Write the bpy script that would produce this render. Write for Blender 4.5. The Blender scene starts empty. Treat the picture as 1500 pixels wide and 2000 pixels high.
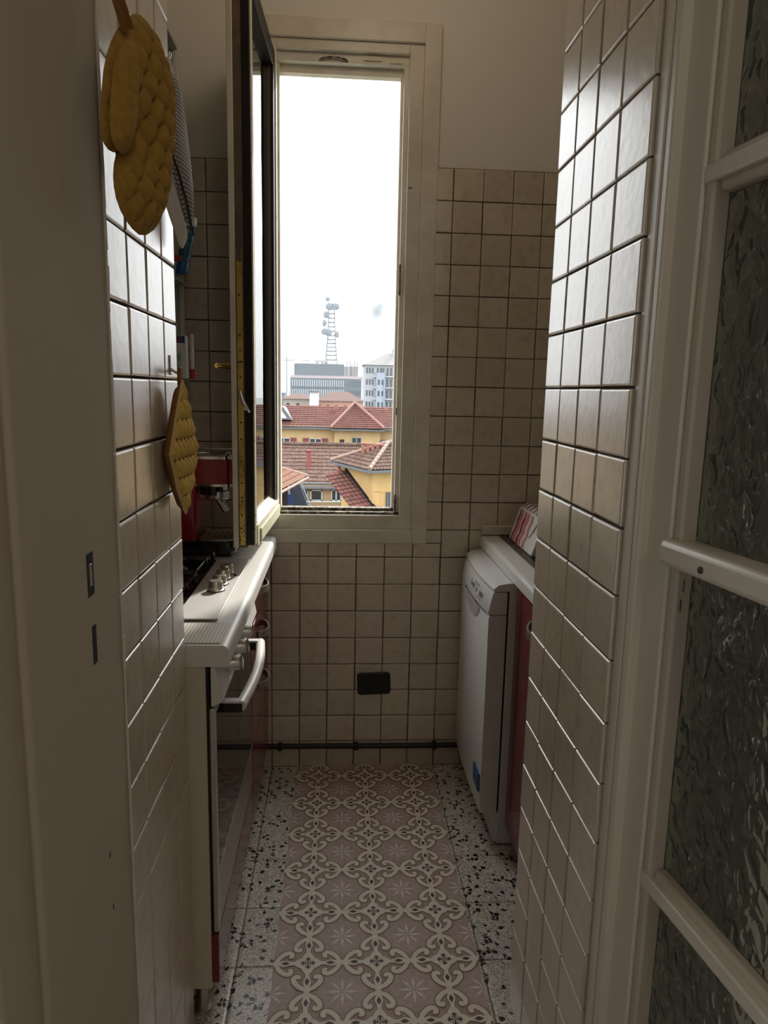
import bpy, bmesh, math, random
from mathutils import Vector, Matrix
random.seed(7)
scene = bpy.context.scene
COL = scene.collection
PI = math.pi

# ------------------------------------------------------------------ camera
CAMP = Vector((0.2380, 0.0, 1.3821))
pitch, yaw, roll, FPX = 0.1703, 0.0644, 0.0216, 1376.9
f0 = Vector((math.sin(yaw), math.cos(yaw), 0)); r0 = Vector((math.cos(yaw), -math.sin(yaw), 0)); u0 = Vector((0, 0, 1))
fw = math.cos(pitch) * f0 - math.sin(pitch) * u0
up = math.cos(pitch) * u0 + math.sin(pitch) * f0
rt = math.cos(roll) * r0 + math.sin(roll) * up
uu = -math.sin(roll) * r0 + math.cos(roll) * up
cam = bpy.data.cameras.new('camera'); camo = bpy.data.objects.new('camera', cam); COL.objects.link(camo)
camo.matrix_world = Matrix(((rt.x, uu.x, -fw.x, CAMP.x), (rt.y, uu.y, -fw.y, CAMP.y), (rt.z, uu.z, -fw.z, CAMP.z), (0, 0, 0, 1)))
cam.sensor_fit = 'VERTICAL'; cam.sensor_height = 24.0; cam.lens = 24.0 * FPX / 2000.0
cam.clip_start = 0.02; cam.clip_end = 3000
scene.camera = camo

# ------------------------------------------------------------------ sky, sun, exposure
SKY = 4.8
world = bpy.data.worlds.new('sky'); scene.world = world; world.use_nodes = True
nt = world.node_tree; nt.nodes.clear()
wo = nt.nodes.new('ShaderNodeOutputWorld'); bg = nt.nodes.new('ShaderNodeBackground')
tc = nt.nodes.new('ShaderNodeTexCoord'); sep = nt.nodes.new('ShaderNodeSeparateXYZ')
nt.links.new(tc.outputs['Generated'], sep.inputs[0])
mr = nt.nodes.new('ShaderNodeMapRange'); mr.inputs[1].default_value = 0; mr.inputs[2].default_value = 1
mr.inputs[3].default_value = 0.34; mr.inputs[4].default_value = 1.0
nt.links.new(sep.outputs['Z'], mr.inputs[0])
ns = nt.nodes.new('ShaderNodeTexNoise'); ns.inputs['Scale'].default_value = 3.0; ns.inputs['Detail'].default_value = 4
mp = nt.nodes.new('ShaderNodeMapping'); mp.inputs['Scale'].default_value = (1, 1, 2.5)
nt.links.new(tc.outputs['Generated'], mp.inputs[0]); nt.links.new(mp.outputs[0], ns.inputs['Vector'])
mn = nt.nodes.new('ShaderNodeMapRange'); mn.inputs[1].default_value = .3; mn.inputs[2].default_value = .7
mn.inputs[3].default_value = .9; mn.inputs[4].default_value = 1.08
nt.links.new(ns.outputs['Fac'], mn.inputs[0])
mu = nt.nodes.new('ShaderNodeMath'); mu.operation = 'MULTIPLY'
nt.links.new(mr.outputs[0], mu.inputs[0]); nt.links.new(mn.outputs[0], mu.inputs[1])
cd = nt.nodes.new('ShaderNodeVectorMath'); cd.operation = 'DISTANCE'; cd.inputs[1].default_value = (.0476, .993, .1086)   # one small grey cloud low over the town
cw = nt.nodes.new('ShaderNodeTexNoise'); cw.inputs['Scale'].default_value = 45; cw.inputs['Detail'].default_value = 3
nt.links.new(tc.outputs['Generated'], cw.inputs['Vector'])
cs = nt.nodes.new('ShaderNodeVectorMath'); cs.operation = 'MULTIPLY_ADD'; cs.inputs[1].default_value = (.03, .0, .03); 
nt.links.new(cw.outputs['Color'], cs.inputs[0]); nt.links.new(tc.outputs['Generated'], cs.inputs[2])
ca_ = nt.nodes.new('ShaderNodeVectorMath'); ca_.operation = 'SUBTRACT'; ca_.inputs[1].default_value = (.015, 0, .015); nt.links.new(cs.outputs[0], ca_.inputs[0]); nt.links.new(ca_.outputs[0], cd.inputs[0])
cr_ = nt.nodes.new('ShaderNodeMapRange'); cr_.interpolation_type = 'SMOOTHSTEP'; cr_.inputs[1].default_value = 0; cr_.inputs[2].default_value = .044; cr_.inputs[3].default_value = .16; cr_.inputs[4].default_value = 1
nt.links.new(cd.outputs['Value'], cr_.inputs[0])
mc = nt.nodes.new('ShaderNodeMath'); mc.operation = 'MULTIPLY'; nt.links.new(mu.outputs[0], mc.inputs[0]); nt.links.new(cr_.outputs[0], mc.inputs[1]); mu = mc
ms = nt.nodes.new('ShaderNodeMath'); ms.operation = 'MULTIPLY'; ms.inputs[1].default_value = SKY
nt.links.new(mu.outputs[0], ms.inputs[0])
bg.inputs['Color'].default_value = (0.96, 0.985, 1.0, 1)
nt.links.new(ms.outputs[0], bg.inputs['Strength']); nt.links.new(bg.outputs[0], wo.inputs[0])

sun = bpy.data.lights.new('sun', 'SUN'); sun.energy = 3.6; sun.angle = math.radians(3.0); sun.color = (1.0, .93, .84)
suno = bpy.data.objects.new('sun', sun); COL.objects.link(suno)
to_sun = Vector((0.475, 1.0, 0.74)).normalized()
suno.rotation_euler = to_sun.to_track_quat('Z', 'Y').to_euler(); suno.location = (6, 14, 16)

portal = bpy.data.lights.new('window_daylight_portal', 'AREA'); portal.shape = 'RECTANGLE'; portal.size = .56; portal.size_y = 1.56
portal.cycles.is_portal = True
po = bpy.data.objects.new('window_daylight_portal', portal); COL.objects.link(po)
po.location = (.235, 2.60, 1.69); po.rotation_euler = (-PI / 2, 0, 0)

p2 = bpy.data.lights.new('added_hall_portal', 'AREA'); p2.shape = 'RECTANGLE'; p2.size = 2.6; p2.size_y = 1.7; p2.cycles.is_portal = True  # portal for the added hallway window
p2o = bpy.data.objects.new('added_hall_portal', p2); COL.objects.link(p2o); p2o.location = (-1.72, -1.275, 1.33); p2o.rotation_euler = (0, -PI / 2, 0)

vs = scene.view_settings; vs.view_transform = 'Standard'; vs.look = 'None'; vs.gamma = 1.0; vs.use_curve_mapping = False
vs.exposure = 0.46
cy = scene.cycles
cy.max_bounces = 12; cy.diffuse_bounces = 7; cy.glossy_bounces = 5; cy.transmission_bounces = 8; cy.transparent_max_bounces = 12; cy.volume_bounces = 0
cy.caustics_reflective = False; cy.caustics_refractive = False; cy.sample_clamp_indirect = 6.0
cy.use_denoising = True

# ------------------------------------------------------------------ materials
MATS = {}
def mat(name, col, rough=.5, metal=0.0, col2=None, nscale=20, nlo=.4, nhi=.65, bump=0, bscale=60, coat=0, spec=.5, rnd=0, detail=4, coord='pos', stretch=None, sheen=0, crough=.1):
    if name in MATS: return MATS[name]
    m = bpy.data.materials.new(name); m.use_nodes = True
    t = m.node_tree; b = t.nodes['Principled BSDF']
    b.inputs['Base Color'].default_value = (*col, 1); b.inputs['Roughness'].default_value = rough; b.inputs['Metallic'].default_value = metal
    b.inputs['Coat Weight'].default_value = coat; b.inputs['Coat Roughness'].default_value = crough; b.inputs['Specular IOR Level'].default_value = spec
    b.inputs['Sheen Weight'].default_value = sheen
    geo = t.nodes.new('ShaderNodeNewGeometry'); vec = geo.outputs['Position']
    if stretch:
        mpn = t.nodes.new('ShaderNodeMapping'); mpn.inputs['Scale'].default_value = stretch
        t.links.new(vec, mpn.inputs[0]); vec = mpn.outputs[0]
    if col2 is not None:
        n = t.nodes.new('ShaderNodeTexNoise'); n.inputs['Scale'].default_value = nscale; n.inputs['Detail'].default_value = detail
        t.links.new(vec, n.inputs['Vector'])
        r = t.nodes.new('ShaderNodeMapRange'); r.inputs[1].default_value = nlo; r.inputs[2].default_value = nhi
        t.links.new(n.outputs['Fac'], r.inputs[0])
        x = t.nodes.new('ShaderNodeMix'); x.data_type = 'RGBA'; x.inputs[6].default_value = (*col, 1); x.inputs[7].default_value = (*col2, 1)
        t.links.new(r.outputs[0], x.inputs[0]); out = x.outputs[2]
    else: out = None
    if rnd:
        oi = t.nodes.new('ShaderNodeObjectInfo'); r2 = t.nodes.new('ShaderNodeMapRange'); r2.inputs[3].default_value = 1 - rnd; r2.inputs[4].default_value = 1 + rnd
        t.links.new(oi.outputs['Random'], r2.inputs[0])
        v = t.nodes.new('ShaderNodeVectorMath'); v.operation = 'SCALE'
        if out is not None: t.links.new(out, v.inputs[0])
        else: v.inputs[0].default_value = col
        t.links.new(r2.outputs[0], v.inputs['Scale']); out = v.outputs[0]
    if out is not None: t.links.new(out, b.inputs['Base Color'])
    if bump:
        n2 = t.nodes.new('ShaderNodeTexNoise'); n2.inputs['Scale'].default_value = bscale; n2.inputs['Detail'].default_value = 3
        t.links.new(vec, n2.inputs['Vector'])
        bp = t.nodes.new('ShaderNodeBump'); bp.inputs['Strength'].default_value = bump; bp.inputs['Distance'].default_value = .002
        t.links.new(n2.outputs['Fac'], bp.inputs['Height']); t.links.new(bp.outputs[0], b.inputs['Normal'])
    MATS[name] = m; return m

M_tile = mat('beige_glazed_tile', (.60, .525, .42), .30, col2=(.46, .385, .295), nscale=34, nlo=.5, nhi=.78, bump=.35, bscale=55, rnd=.06, spec=.9, coat=.9, crough=.24, detail=8)
M_grout = mat('dark_grout', (.12, .095, .07), .9)
M_plaster = mat('white_plaster', (.74, .71, .66), .85, bump=.1, bscale=30)
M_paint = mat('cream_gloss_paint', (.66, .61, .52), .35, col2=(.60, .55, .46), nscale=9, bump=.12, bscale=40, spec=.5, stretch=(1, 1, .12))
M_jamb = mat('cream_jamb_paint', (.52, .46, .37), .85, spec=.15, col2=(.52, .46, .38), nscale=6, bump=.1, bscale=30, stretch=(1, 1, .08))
M_winpaint = mat('window_cream_paint', (.70, .655, .57), .4, col2=(.62, .57, .48), nscale=12, bump=.12, bscale=60)
M_weathered = mat('weathered_cream_paint', (.72, .70, .52), .6, col2=(.50, .34, .26), nscale=55, nlo=.58, nhi=.75, bump=.4, bscale=90)
M_weathergreen = mat('faded_green_paint', (.62, .66, .38), .6, col2=(.70, .68, .52), nscale=40, bump=.2)
M_darkwood = mat('black_brown_wood', (.010, .008, .007), .45, spec=.3, col2=(.016, .011, .008), nscale=20)
M_dirt = mat('grimy_frame_groove', (.05, .04, .03), .8, col2=(.28, .24, .18), nscale=60, nlo=.45, nhi=.6)
M_brass = mat('aged_brass', (.62, .45, .13), .38, 1.0, col2=(.34, .22, .06), nscale=25, nlo=.45, nhi=.7)
M_brassp = mat('polished_brass', (.80, .58, .20), .2, 1.0)
M_brownstrip = mat('brown_edge_wood', (.10, .075, .05), .6, col2=(.16, .11, .07), nscale=15)
M_steel = mat('brushed_steel', (.62, .61, .59), .32, 1.0, bump=.05, bscale=200)
M_chrome = mat('chrome', (.75, .74, .72), .12, 1.0)
M_satin = mat('satin_metal', (.58, .56, .52), .35, 1.0)
M_white = mat('white_enamel', (.70, .70, .69), .25, spec=.5)
M_worktop = mat('white_laminate', (.70, .695, .66), .38, bump=.05, bscale=120)
M_cabwhite = mat('cream_cabinet_board', (.60, .56, .47), .5)
M_red = mat('dark_red_gloss', (.16, .012, .018), .22, coat=.3)
M_redmachine = mat('red_machine_enamel', (.30, .008, .014), .22, coat=.4)
M_black = mat('black_plastic', (.012, .012, .012), .35)
M_blackgloss = mat('black_enamel', (.010, .010, .011), .12)
M_rubber = mat('black_rubber', (.012, .011, .010), .7)
M_knob = mat('champagne_metal', (.66, .60, .52), .32, .9)
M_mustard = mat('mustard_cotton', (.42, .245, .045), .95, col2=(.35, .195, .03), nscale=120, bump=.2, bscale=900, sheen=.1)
M_mustardlit = mat('lit_yellow_cotton', (.74, .52, .14), .95, col2=(.64, .44, .10), nscale=150, bump=.2, bscale=900)  # yellow raised to carry the window light on the pot holder
M_brownlining = mat('brown_cotton_lining', (.23, .10, .025), .95)
M_piping = mat('pale_yellow_piping', (.66, .50, .26), .9)
M_cloth = mat('white_cotton', (.70, .68, .66), .95)
M_hobgap = mat('brown_shadow_gap', (.36, .22, .13), .8)
M_bluepack = mat('blue_packaging', (.03, .11, .17), .35, col2=(.16, .26, .32), nscale=60, nlo=.5, nhi=.6)
M_deepblue = mat('deep_blue_plastic', (.01, .10, .30), .35)
M_redplastic = mat('red_plastic', (.45, .03, .03), .35)
M_clearplastic = mat('cloudy_plastic', (.82, .83, .82), .3)
M_greenprint = mat('green_print', (.25, .42, .22), .5, col2=(.55, .62, .48), nscale=50, nlo=.5, nhi=.58)
M_card = mat('white_card', (.72, .70, .68), .6)
M_pink = mat('pink_print', (.62, .20, .22), .6)
M_darkred = mat('dark_red_print', (.30, .04, .06), .6)
M_mauveprint = mat('mauve_print', (.25, .17, .19), .6)
M_blue = mat('blue_sticker', (.01, .09, .28), .4)
M_print = mat('grey_print', (.12, .12, .13), .5)
M_pipe = mat('black_pipe', (.012, .010, .009), .5)
M_outlet = mat('black_cover_plate', (.004, .004, .004), .45)
M_darkmetal = mat('dark_brown_metal', (.13, .11, .095), .4, .6)

def dots_material(name, base, dot, scale, rad, metal=0, rough=.5):
    m = bpy.data.materials.new(name); m.use_nodes = True; t = m.node_tree; b = t.nodes['Principled BSDF']
    b.inputs['Roughness'].default_value = rough; b.inputs['Metallic'].default_value = metal
    g = t.nodes.new('ShaderNodeTexCoord')
    s = t.nodes.new('ShaderNodeVectorMath'); s.operation = 'SCALE'; s.inputs['Scale'].default_value = scale
    t.links.new(g.outputs['UV'], s.inputs[0])
    fr = t.nodes.new('ShaderNodeVectorMath'); fr.operation = 'FRACTION'; t.links.new(s.outputs[0], fr.inputs[0])
    su = t.nodes.new('ShaderNodeVectorMath'); su.operation = 'SUBTRACT'; su.inputs[1].default_value = (.5, .5, 0); t.links.new(fr.outputs[0], su.inputs[0])
    ln = t.nodes.new('ShaderNodeVectorMath'); ln.operation = 'LENGTH'; t.links.new(su.outputs[0], ln.inputs[0])
    ls = t.nodes.new('ShaderNodeMath'); ls.operation = 'LESS_THAN'; ls.inputs[1].default_value = rad; t.links.new(ln.outputs['Value'], ls.inputs[0])
    x = t.nodes.new('ShaderNodeMix'); x.data_type = 'RGBA'; x.inputs[6].default_value = (*base, 1); x.inputs[7].default_value = (*dot, 1)
    t.links.new(ls.outputs[0], x.inputs[0]); t.links.new(x.outputs[2], b.inputs['Base Color'])
    return m
M_dotted = dots_material('grey_fabric_with_white_dots', (.16, .15, .145), (.66, .65, .64), 1.0, .34, rough=.8)
M_meshmat = dots_material('white_mesh_mat', (.70, .68, .62), (.34, .32, .28), 1.0, .30, rough=.6)

def terrazzo():
    m = bpy.data.materials.new('terrazzo'); m.use_nodes = True; t = m.node_tree; b = t.nodes['Principled BSDF']
    b.inputs['Roughness'].default_value = .28; b.inputs['Specular IOR Level'].default_value = .5
    g = t.nodes.new('ShaderNodeNewGeometry')
    def vor(scale, feat='F1'):
        v = t.nodes.new('ShaderNodeTexVoronoi'); v.inputs['Scale'].default_value = scale; v.feature = feat; v.voronoi_dimensions = '2D'
        t.links.new(g.outputs['Position'], v.inputs['Vector']); return v
    def lum(v):
        s = t.nodes.new('ShaderNodeSeparateColor'); t.links.new(v.outputs['Color'], s.inputs[0]); return s.outputs[0]
    fine = vor(330); ramp = t.nodes.new('ShaderNodeValToRGB'); t.links.new(lum(fine), ramp.inputs[0])
    e = ramp.color_ramp.elements; e[0].color = (.26, .24, .20, 1); e[1].color = (.74, .71, .63, 1); e[1].position = .8
    big = vor(85); lt = t.nodes.new('ShaderNodeMath'); lt.operation = 'LESS_THAN'; lt.inputs[1].default_value = .17; t.links.new(lum(big), lt.inputs[0])
    ed = vor(85, 'DISTANCE_TO_EDGE'); gt = t.nodes.new('ShaderNodeMath'); gt.operation = 'GREATER_THAN'; gt.inputs[1].default_value = .09; t.links.new(ed.outputs['Distance'], gt.inputs[0])
    a = t.nodes.new('ShaderNodeMath'); a.operation = 'MULTIPLY'; t.links.new(lt.outputs[0], a.inputs[0]); t.links.new(gt.outputs[0], a.inputs[1])
    x = t.nodes.new('ShaderNodeMix'); x.data_type = 'RGBA'; x.inputs[7].default_value = (.016, .014, .013, 1)
    t.links.new(a.outputs[0], x.inputs[0]); t.links.new(ramp.outputs[0], x.inputs[6]); t.links.new(x.outputs[2], b.inputs['Base Color'])
    return m
M_terrazzo = terrazzo()

def pane_glass(name, tint=(1, 1, 1)):
    m = bpy.data.materials.new(name); m.use_nodes = True; t = m.node_tree; t.nodes.clear()
    o = t.nodes.new('ShaderNodeOutputMaterial'); mx = t.nodes.new('ShaderNodeMixShader'); tr = t.nodes.new('ShaderNodeBsdfTransparent'); gl = t.nodes.new('ShaderNodeBsdfGlossy')
    fr = t.nodes.new('ShaderNodeFresnel'); fr.inputs[0].default_value = 1.52; gl.inputs['Roughness'].default_value = 0.01; tr.inputs[0].default_value = (*tint, 1)
    n = t.nodes.new('ShaderNodeTexNoise'); n.inputs['Scale'].default_value = 6; bp = t.nodes.new('ShaderNodeBump'); bp.inputs['Strength'].default_value = .02; bp.inputs['Distance'].default_value = .01
    t.links.new(n.outputs[0], bp.inputs['Height']); t.links.new(bp.outputs[0], gl.inputs['Normal'])
    t.links.new(fr.outputs[0], mx.inputs[0]); t.links.new(tr.outputs[0], mx.inputs[1]); t.links.new(gl.outputs[0], mx.inputs[2]); t.links.new(mx.outputs[0], o.inputs[0])
    return m
M_pane = pane_glass('clear_window_glass')

def ripple_glass(name, scale, strength):
    m = bpy.data.materials.new(name); m.use_nodes = True; t = m.node_tree; b = t.nodes['Principled BSDF']
    b.inputs['Base Color'].default_value = (.62, .68, .60, 1); b.inputs['Roughness'].default_value = .06; b.inputs['Transmission Weight'].default_value = .92; b.inputs['Specular IOR Level'].default_value = .9; b.inputs['IOR'].default_value = 1.5
    g = t.nodes.new('ShaderNodeNewGeometry'); mpn = t.nodes.new('ShaderNodeMapping'); mpn.inputs['Scale'].default_value = (1, 1, .7); t.links.new(g.outputs['Position'], mpn.inputs[0])
    n = t.nodes.new('ShaderNodeTexNoise'); n.inputs['Scale'].default_value = scale; n.inputs['Detail'].default_value = .6; n.inputs['Distortion'].default_value = .9
    t.links.new(mpn.outputs[0], n.inputs['Vector'])
    bp = t.nodes.new('ShaderNodeBump'); bp.inputs['Strength'].default_value = strength; bp.inputs['Distance'].default_value = .010
    t.links.new(n.outputs[0], bp.inputs['Height']); t.links.new(bp.outputs[0], b.inputs['Normal'])
    return m
M_ripple = ripple_glass('hammered_glass', 42, 1.0)
M_ovenglass = mat('black_oven_glass', (.008, .008, .008), .06, spec=.6)

# ------------------------------------------------------------------ mesh helpers
WO = {}
class G:
    def __init__(s): s.v = []; s.f = []; s.m = []; s.uv = None
    def add(s, vs, fs, mi=0):
        o = len(s.v); s.v += [tuple(v) for v in vs]; s.f += [tuple(i + o for i in f) for f in fs]; s.m += [mi] * len(fs); return s
    def box(s, x0, x1, y0, y1, z0, z1, mi=0):
        return s.add([(x0, y0, z0), (x1, y0, z0), (x1, y1, z0), (x0, y1, z0), (x0, y0, z1), (x1, y0, z1), (x1, y1, z1), (x0, y1, z1)],
                     [(0, 3, 2, 1), (4, 5, 6, 7), (0, 1, 5, 4), (1, 2, 6, 5), (2, 3, 7, 6), (3, 0, 4, 7)], mi)
    def prism(s, pts, vec, mi=0):
        n = len(pts); vec = Vector(vec); a = [Vector(p) for p in pts]; b = [p + vec for p in a]
        return s.add(a + b, [tuple(range(n))[::-1], tuple(range(n, 2 * n))] + [(i, (i + 1) % n, n + (i + 1) % n, n + i) for i in range(n)], mi)
    def tube(s, pts, r, seg=10, mi=0, caps=True):
        pts = [Vector(p) for p in pts]; n = len(pts); rs = r if isinstance(r, (list, tuple)) else [r] * n
        vs = []; prev = None
        for i, p in enumerate(pts):
            d = (pts[min(i + 1, n - 1)] - pts[max(i - 1, 0)]).normalized()
            a = d.orthogonal().normalized() if prev is None else (prev - d * prev.dot(d)).normalized()
            prev = a; b = d.cross(a)
            for k in range(seg):
                t = 2 * PI * k / seg; vs.append(p + (a * math.cos(t) + b * math.sin(t)) * rs[i])
        fs = [(i * seg + k, i * seg + (k + 1) % seg, (i + 1) * seg + (k + 1) % seg, (i + 1) * seg + k) for i in range(n - 1) for k in range(seg)]
        if caps: fs += [tuple(range(seg))[::-1], tuple(range((n - 1) * seg, n * seg))]
        return s.add(vs, fs, mi)
    def lathe(s, c, axis, prof, seg=20, mi=0):
        c = Vector(c); ax = Vector(axis).normalized(); a = ax.orthogonal().normalized(); b = ax.cross(a); n = len(prof); vs = []
        for (r, h) in prof:
            for k in range(seg):
                t = 2 * PI * k / seg; vs.append(c + ax * h + (a * math.cos(t) + b * math.sin(t)) * r)
        fs = [(i * seg + k, i * seg + (k + 1) % seg, (i + 1) * seg + (k + 1) % seg, (i + 1) * seg + k) for i in range(n - 1) for k in range(seg)]
        fs += [tuple(range(seg))[::-1], tuple(range((n - 1) * seg, n * seg))]
        return s.add(vs, fs, mi)
    def xf(s, fn): s.v = [tuple(fn(*p)) for p in s.v]; return s

def obj(name, g, m, parent=None, bevel=0, seg=2, smooth=False, ang=40, uvs=None):
    vs = [Vector(v) for v in g.v]
    xs = [v.x for v in vs]; ys = [v.y for v in vs]; zs = [v.z for v in vs]
    o0 = Vector(((min(xs) + max(xs)) / 2, (min(ys) + max(ys)) / 2, min(zs)))
    me = bpy.data.meshes.new(name); me.from_pydata([v - o0 for v in vs], [], g.f)
    for mm in (m if isinstance(m, (list, tuple)) else [m]): me.materials.append(mm)
    if any(g.m): me.polygons.foreach_set('material_index', g.m)
    me.update()
    bm = bmesh.new(); bm.from_mesh(me); bmesh.ops.recalc_face_normals(bm, faces=bm.faces); bm.to_mesh(me); bm.free()
    if uvs:
        ul = me.uv_layers.new(name='UVMap')
        for l in me.loops: ul.data[l.index].uv = uvs(vs[l.vertex_index])
    if smooth:
        me.shade_smooth(); me.set_sharp_from_angle(angle=math.radians(ang))
    o = bpy.data.objects.new(name, me); COL.objects.link(o)
    WO[o.name] = o0
    if parent is not None: o.parent = parent; o.location = o0 - WO[parent.name]
    else: o.location = o0
    if bevel:
        b = o.modifiers.new('bevel', 'BEVEL'); b.width = bevel; b.segments = seg; b.limit_method = 'ANGLE'; b.angle_limit = math.radians(35)
        if not smooth: me.shade_smooth(); me.set_sharp_from_angle(angle=math.radians(30)); b.harden_normals = False
    return o
def thing(name, loc, label, cat, group=None):
    o = bpy.data.objects.new(name, None); COL.objects.link(o); o.location = loc; o.empty_display_size = .05; WO[o.name] = Vector(loc)
    return tag(o, label, cat, group)
def tag(o, label=None, cat=None, group=None, kind=None):
    if label: o['label'] = label
    if cat: o['category'] = cat
    if group: o['group'] = group
    if kind: o['kind'] = kind
    return o
def root(name, loc, kind='structure'):
    o = bpy.data.objects.new(name, None); COL.objects.link(o); o.location = loc; WO[o.name] = Vector(loc); o['kind'] = kind; return o
def dup(o, parent, loc, scale=(1, 1, 1), rot=(0, 0, 0)):
    c = o.copy(); COL.objects.link(c); c.parent = parent; c.location = Vector(loc) - WO[parent.name]; c.scale = scale; c.rotation_euler = rot; WO[c.name] = Vector(loc); return c

# ------------------------------------------------------------------ room shell
D = 2.448; CEIL = 2.95; XL, XR = -.63, 1.37
def slab(name, m, *boxes, label=None):
    g = G()
    for b in boxes: g.box(*b)
    o = obj(name, g, m); o['kind'] = 'structure'
    if label: o['label'] = label
    return o
slab('floor', M_grout, (-1.6, 2.2, -2.2, D + .2, -.15, -.006))
floor = bpy.data.objects['floor']
slab('ceiling', M_plaster, (-1.6, 2.2, -2.2, D + .2, CEIL, CEIL + .1))
HX0, HX1, HZ0, HZ1 = -.05, .543, .875, 2.50     # hole in the window wall
wall_back = slab('wall_back', M_plaster, (XL - .1, HX0, D, D + .16, 0, CEIL), (HX1, XR + .1, D, D + .16, 0, CEIL), (HX0, HX1, D, D + .16, 0, HZ0), (HX0, HX1, D, D + .16, HZ1, CEIL), label='white plaster wall with beige tiles around the window')
wall_left = slab('wall_left', M_plaster, (XL - .1, XL, 1.355, D, 0, CEIL))
wall_right = slab('wall_right', M_plaster, (XR, XR + .1, 1.39, D, 0, CEIL))
LX, RX = -.066, .642
wall_stub_left = slab('wall_passage_left', M_grout, (-1.6, LX - .007, .962, 1.355, 0, CEIL), label='thick tiled wall end at the left of the passage')
wall_stub_right = slab('wall_passage_right', M_grout, (RX + .007, 2.2, .972, 1.392, 0, CEIL), label='thick tiled wall end at the right of the passage')
slab('wall_lintel', M_plaster, (LX - .007, RX + .007, .962, 1.355, 2.35, CEIL))
# hallway behind the camera
WY0, WY1, WZ0, WZ1 = -2.1, -.45, .06, 2.60
slab('wall_hall_left', M_plaster, (-1.7, -1.6, -2.2, WY0, 0, CEIL), (-1.7, -1.6, WY1, 1.36, 0, CEIL), (-1.7, -1.6, WY0, WY1, 0, WZ0), (-1.7, -1.6, WY0, WY1, WZ1, CEIL))
w2 = root('added_hall_window', (-1.65, -1.27, WZ0)); w2['label'] = 'unseen hallway window added for fill daylight'  # unseen window, added so daylight fills the door and passage tiles
for b_ in ((-1.69, -1.62, WY0, WY0 + .05, WZ0, WZ1), (-1.69, -1.62, WY1 - .05, WY1, WZ0, WZ1), (-1.69, -1.62, WY0 + .05, WY1 - .05, WZ0, WZ0 + .06), (-1.69, -1.62, WY0 + .05, WY1 - .05, WZ1 - .06, WZ1), (-1.68, -1.63, -1.305, -1.245, WZ0 + .06, WZ1 - .06)):
    obj('frame_bar', G().box(*b_), M_winpaint, w2)
for y_ in ((WY0 + .05, -1.305), (-1.245, WY1 - .05)): obj('pane', G().box(-1.658, -1.654, y_[0], y_[1], WZ0 + .06, WZ1 - .06), M_pane, w2)
slab('wall_hall_right', M_plaster, (2.2, 2.3, -2.2, 1.40, 0, CEIL))
slab('wall_hall_rear', M_plaster, (-1.7, 2.3, -2.3, -2.2, 0, CEIL))

# ------------------------------------------------------------------ wall tiles
def tile_mesh(name, axis):
    # unit tile 0..1 in plane, thickness along the wall normal (n<0 is towards the room for 'y', sign given by axis)
    b = .012; pts = [(0, 0), (1, 0), (1, 1), (0, 1)]; ins = [(b, b), (1 - b, b), (1 - b, 1 - b), (b, 1 - b)]
    ins2 = [(.035, .035), (.965, .035), (.965, .965), (.035, .965)]
    rows = [(pts, 0), (pts, .006), (ins, .0078), (ins2, .0085)]
    vs = []
    for ps, h in rows:
        for a, c in ps:
            vs.append({'y-': (a, -h, c), 'x+': (h, a, c), 'x-': (-h, a, c), 'z+': (a, c, h)}[axis])
    fs = [(4 * i + k, 4 * i + (k + 1) % 4, 4 * i + 4 + (k + 1) % 4, 4 * i + 4 + k) for i in range(3) for k in range(4)] + [(12, 13, 14, 15)]
    me = bpy.data.meshes.new(name); me.from_pydata(vs, [], fs)
    bm = bmesh.new(); bm.from_mesh(me); bmesh.ops.recalc_face_normals(bm, faces=bm.faces)
    n = Vector({'y-': (0, -1, 0), 'x+': (1, 0, 0), 'x-': (-1, 0, 0), 'z+': (0, 0, 1)}[axis])
    bm.faces.ensure_lookup_table()
    if bm.faces[-1].normal.dot(n) < 0: bmesh.ops.reverse_faces(bm, faces=bm.faces)
    bm.to_mesh(me); bm.free(); me.shade_flat()
    return me
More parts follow.
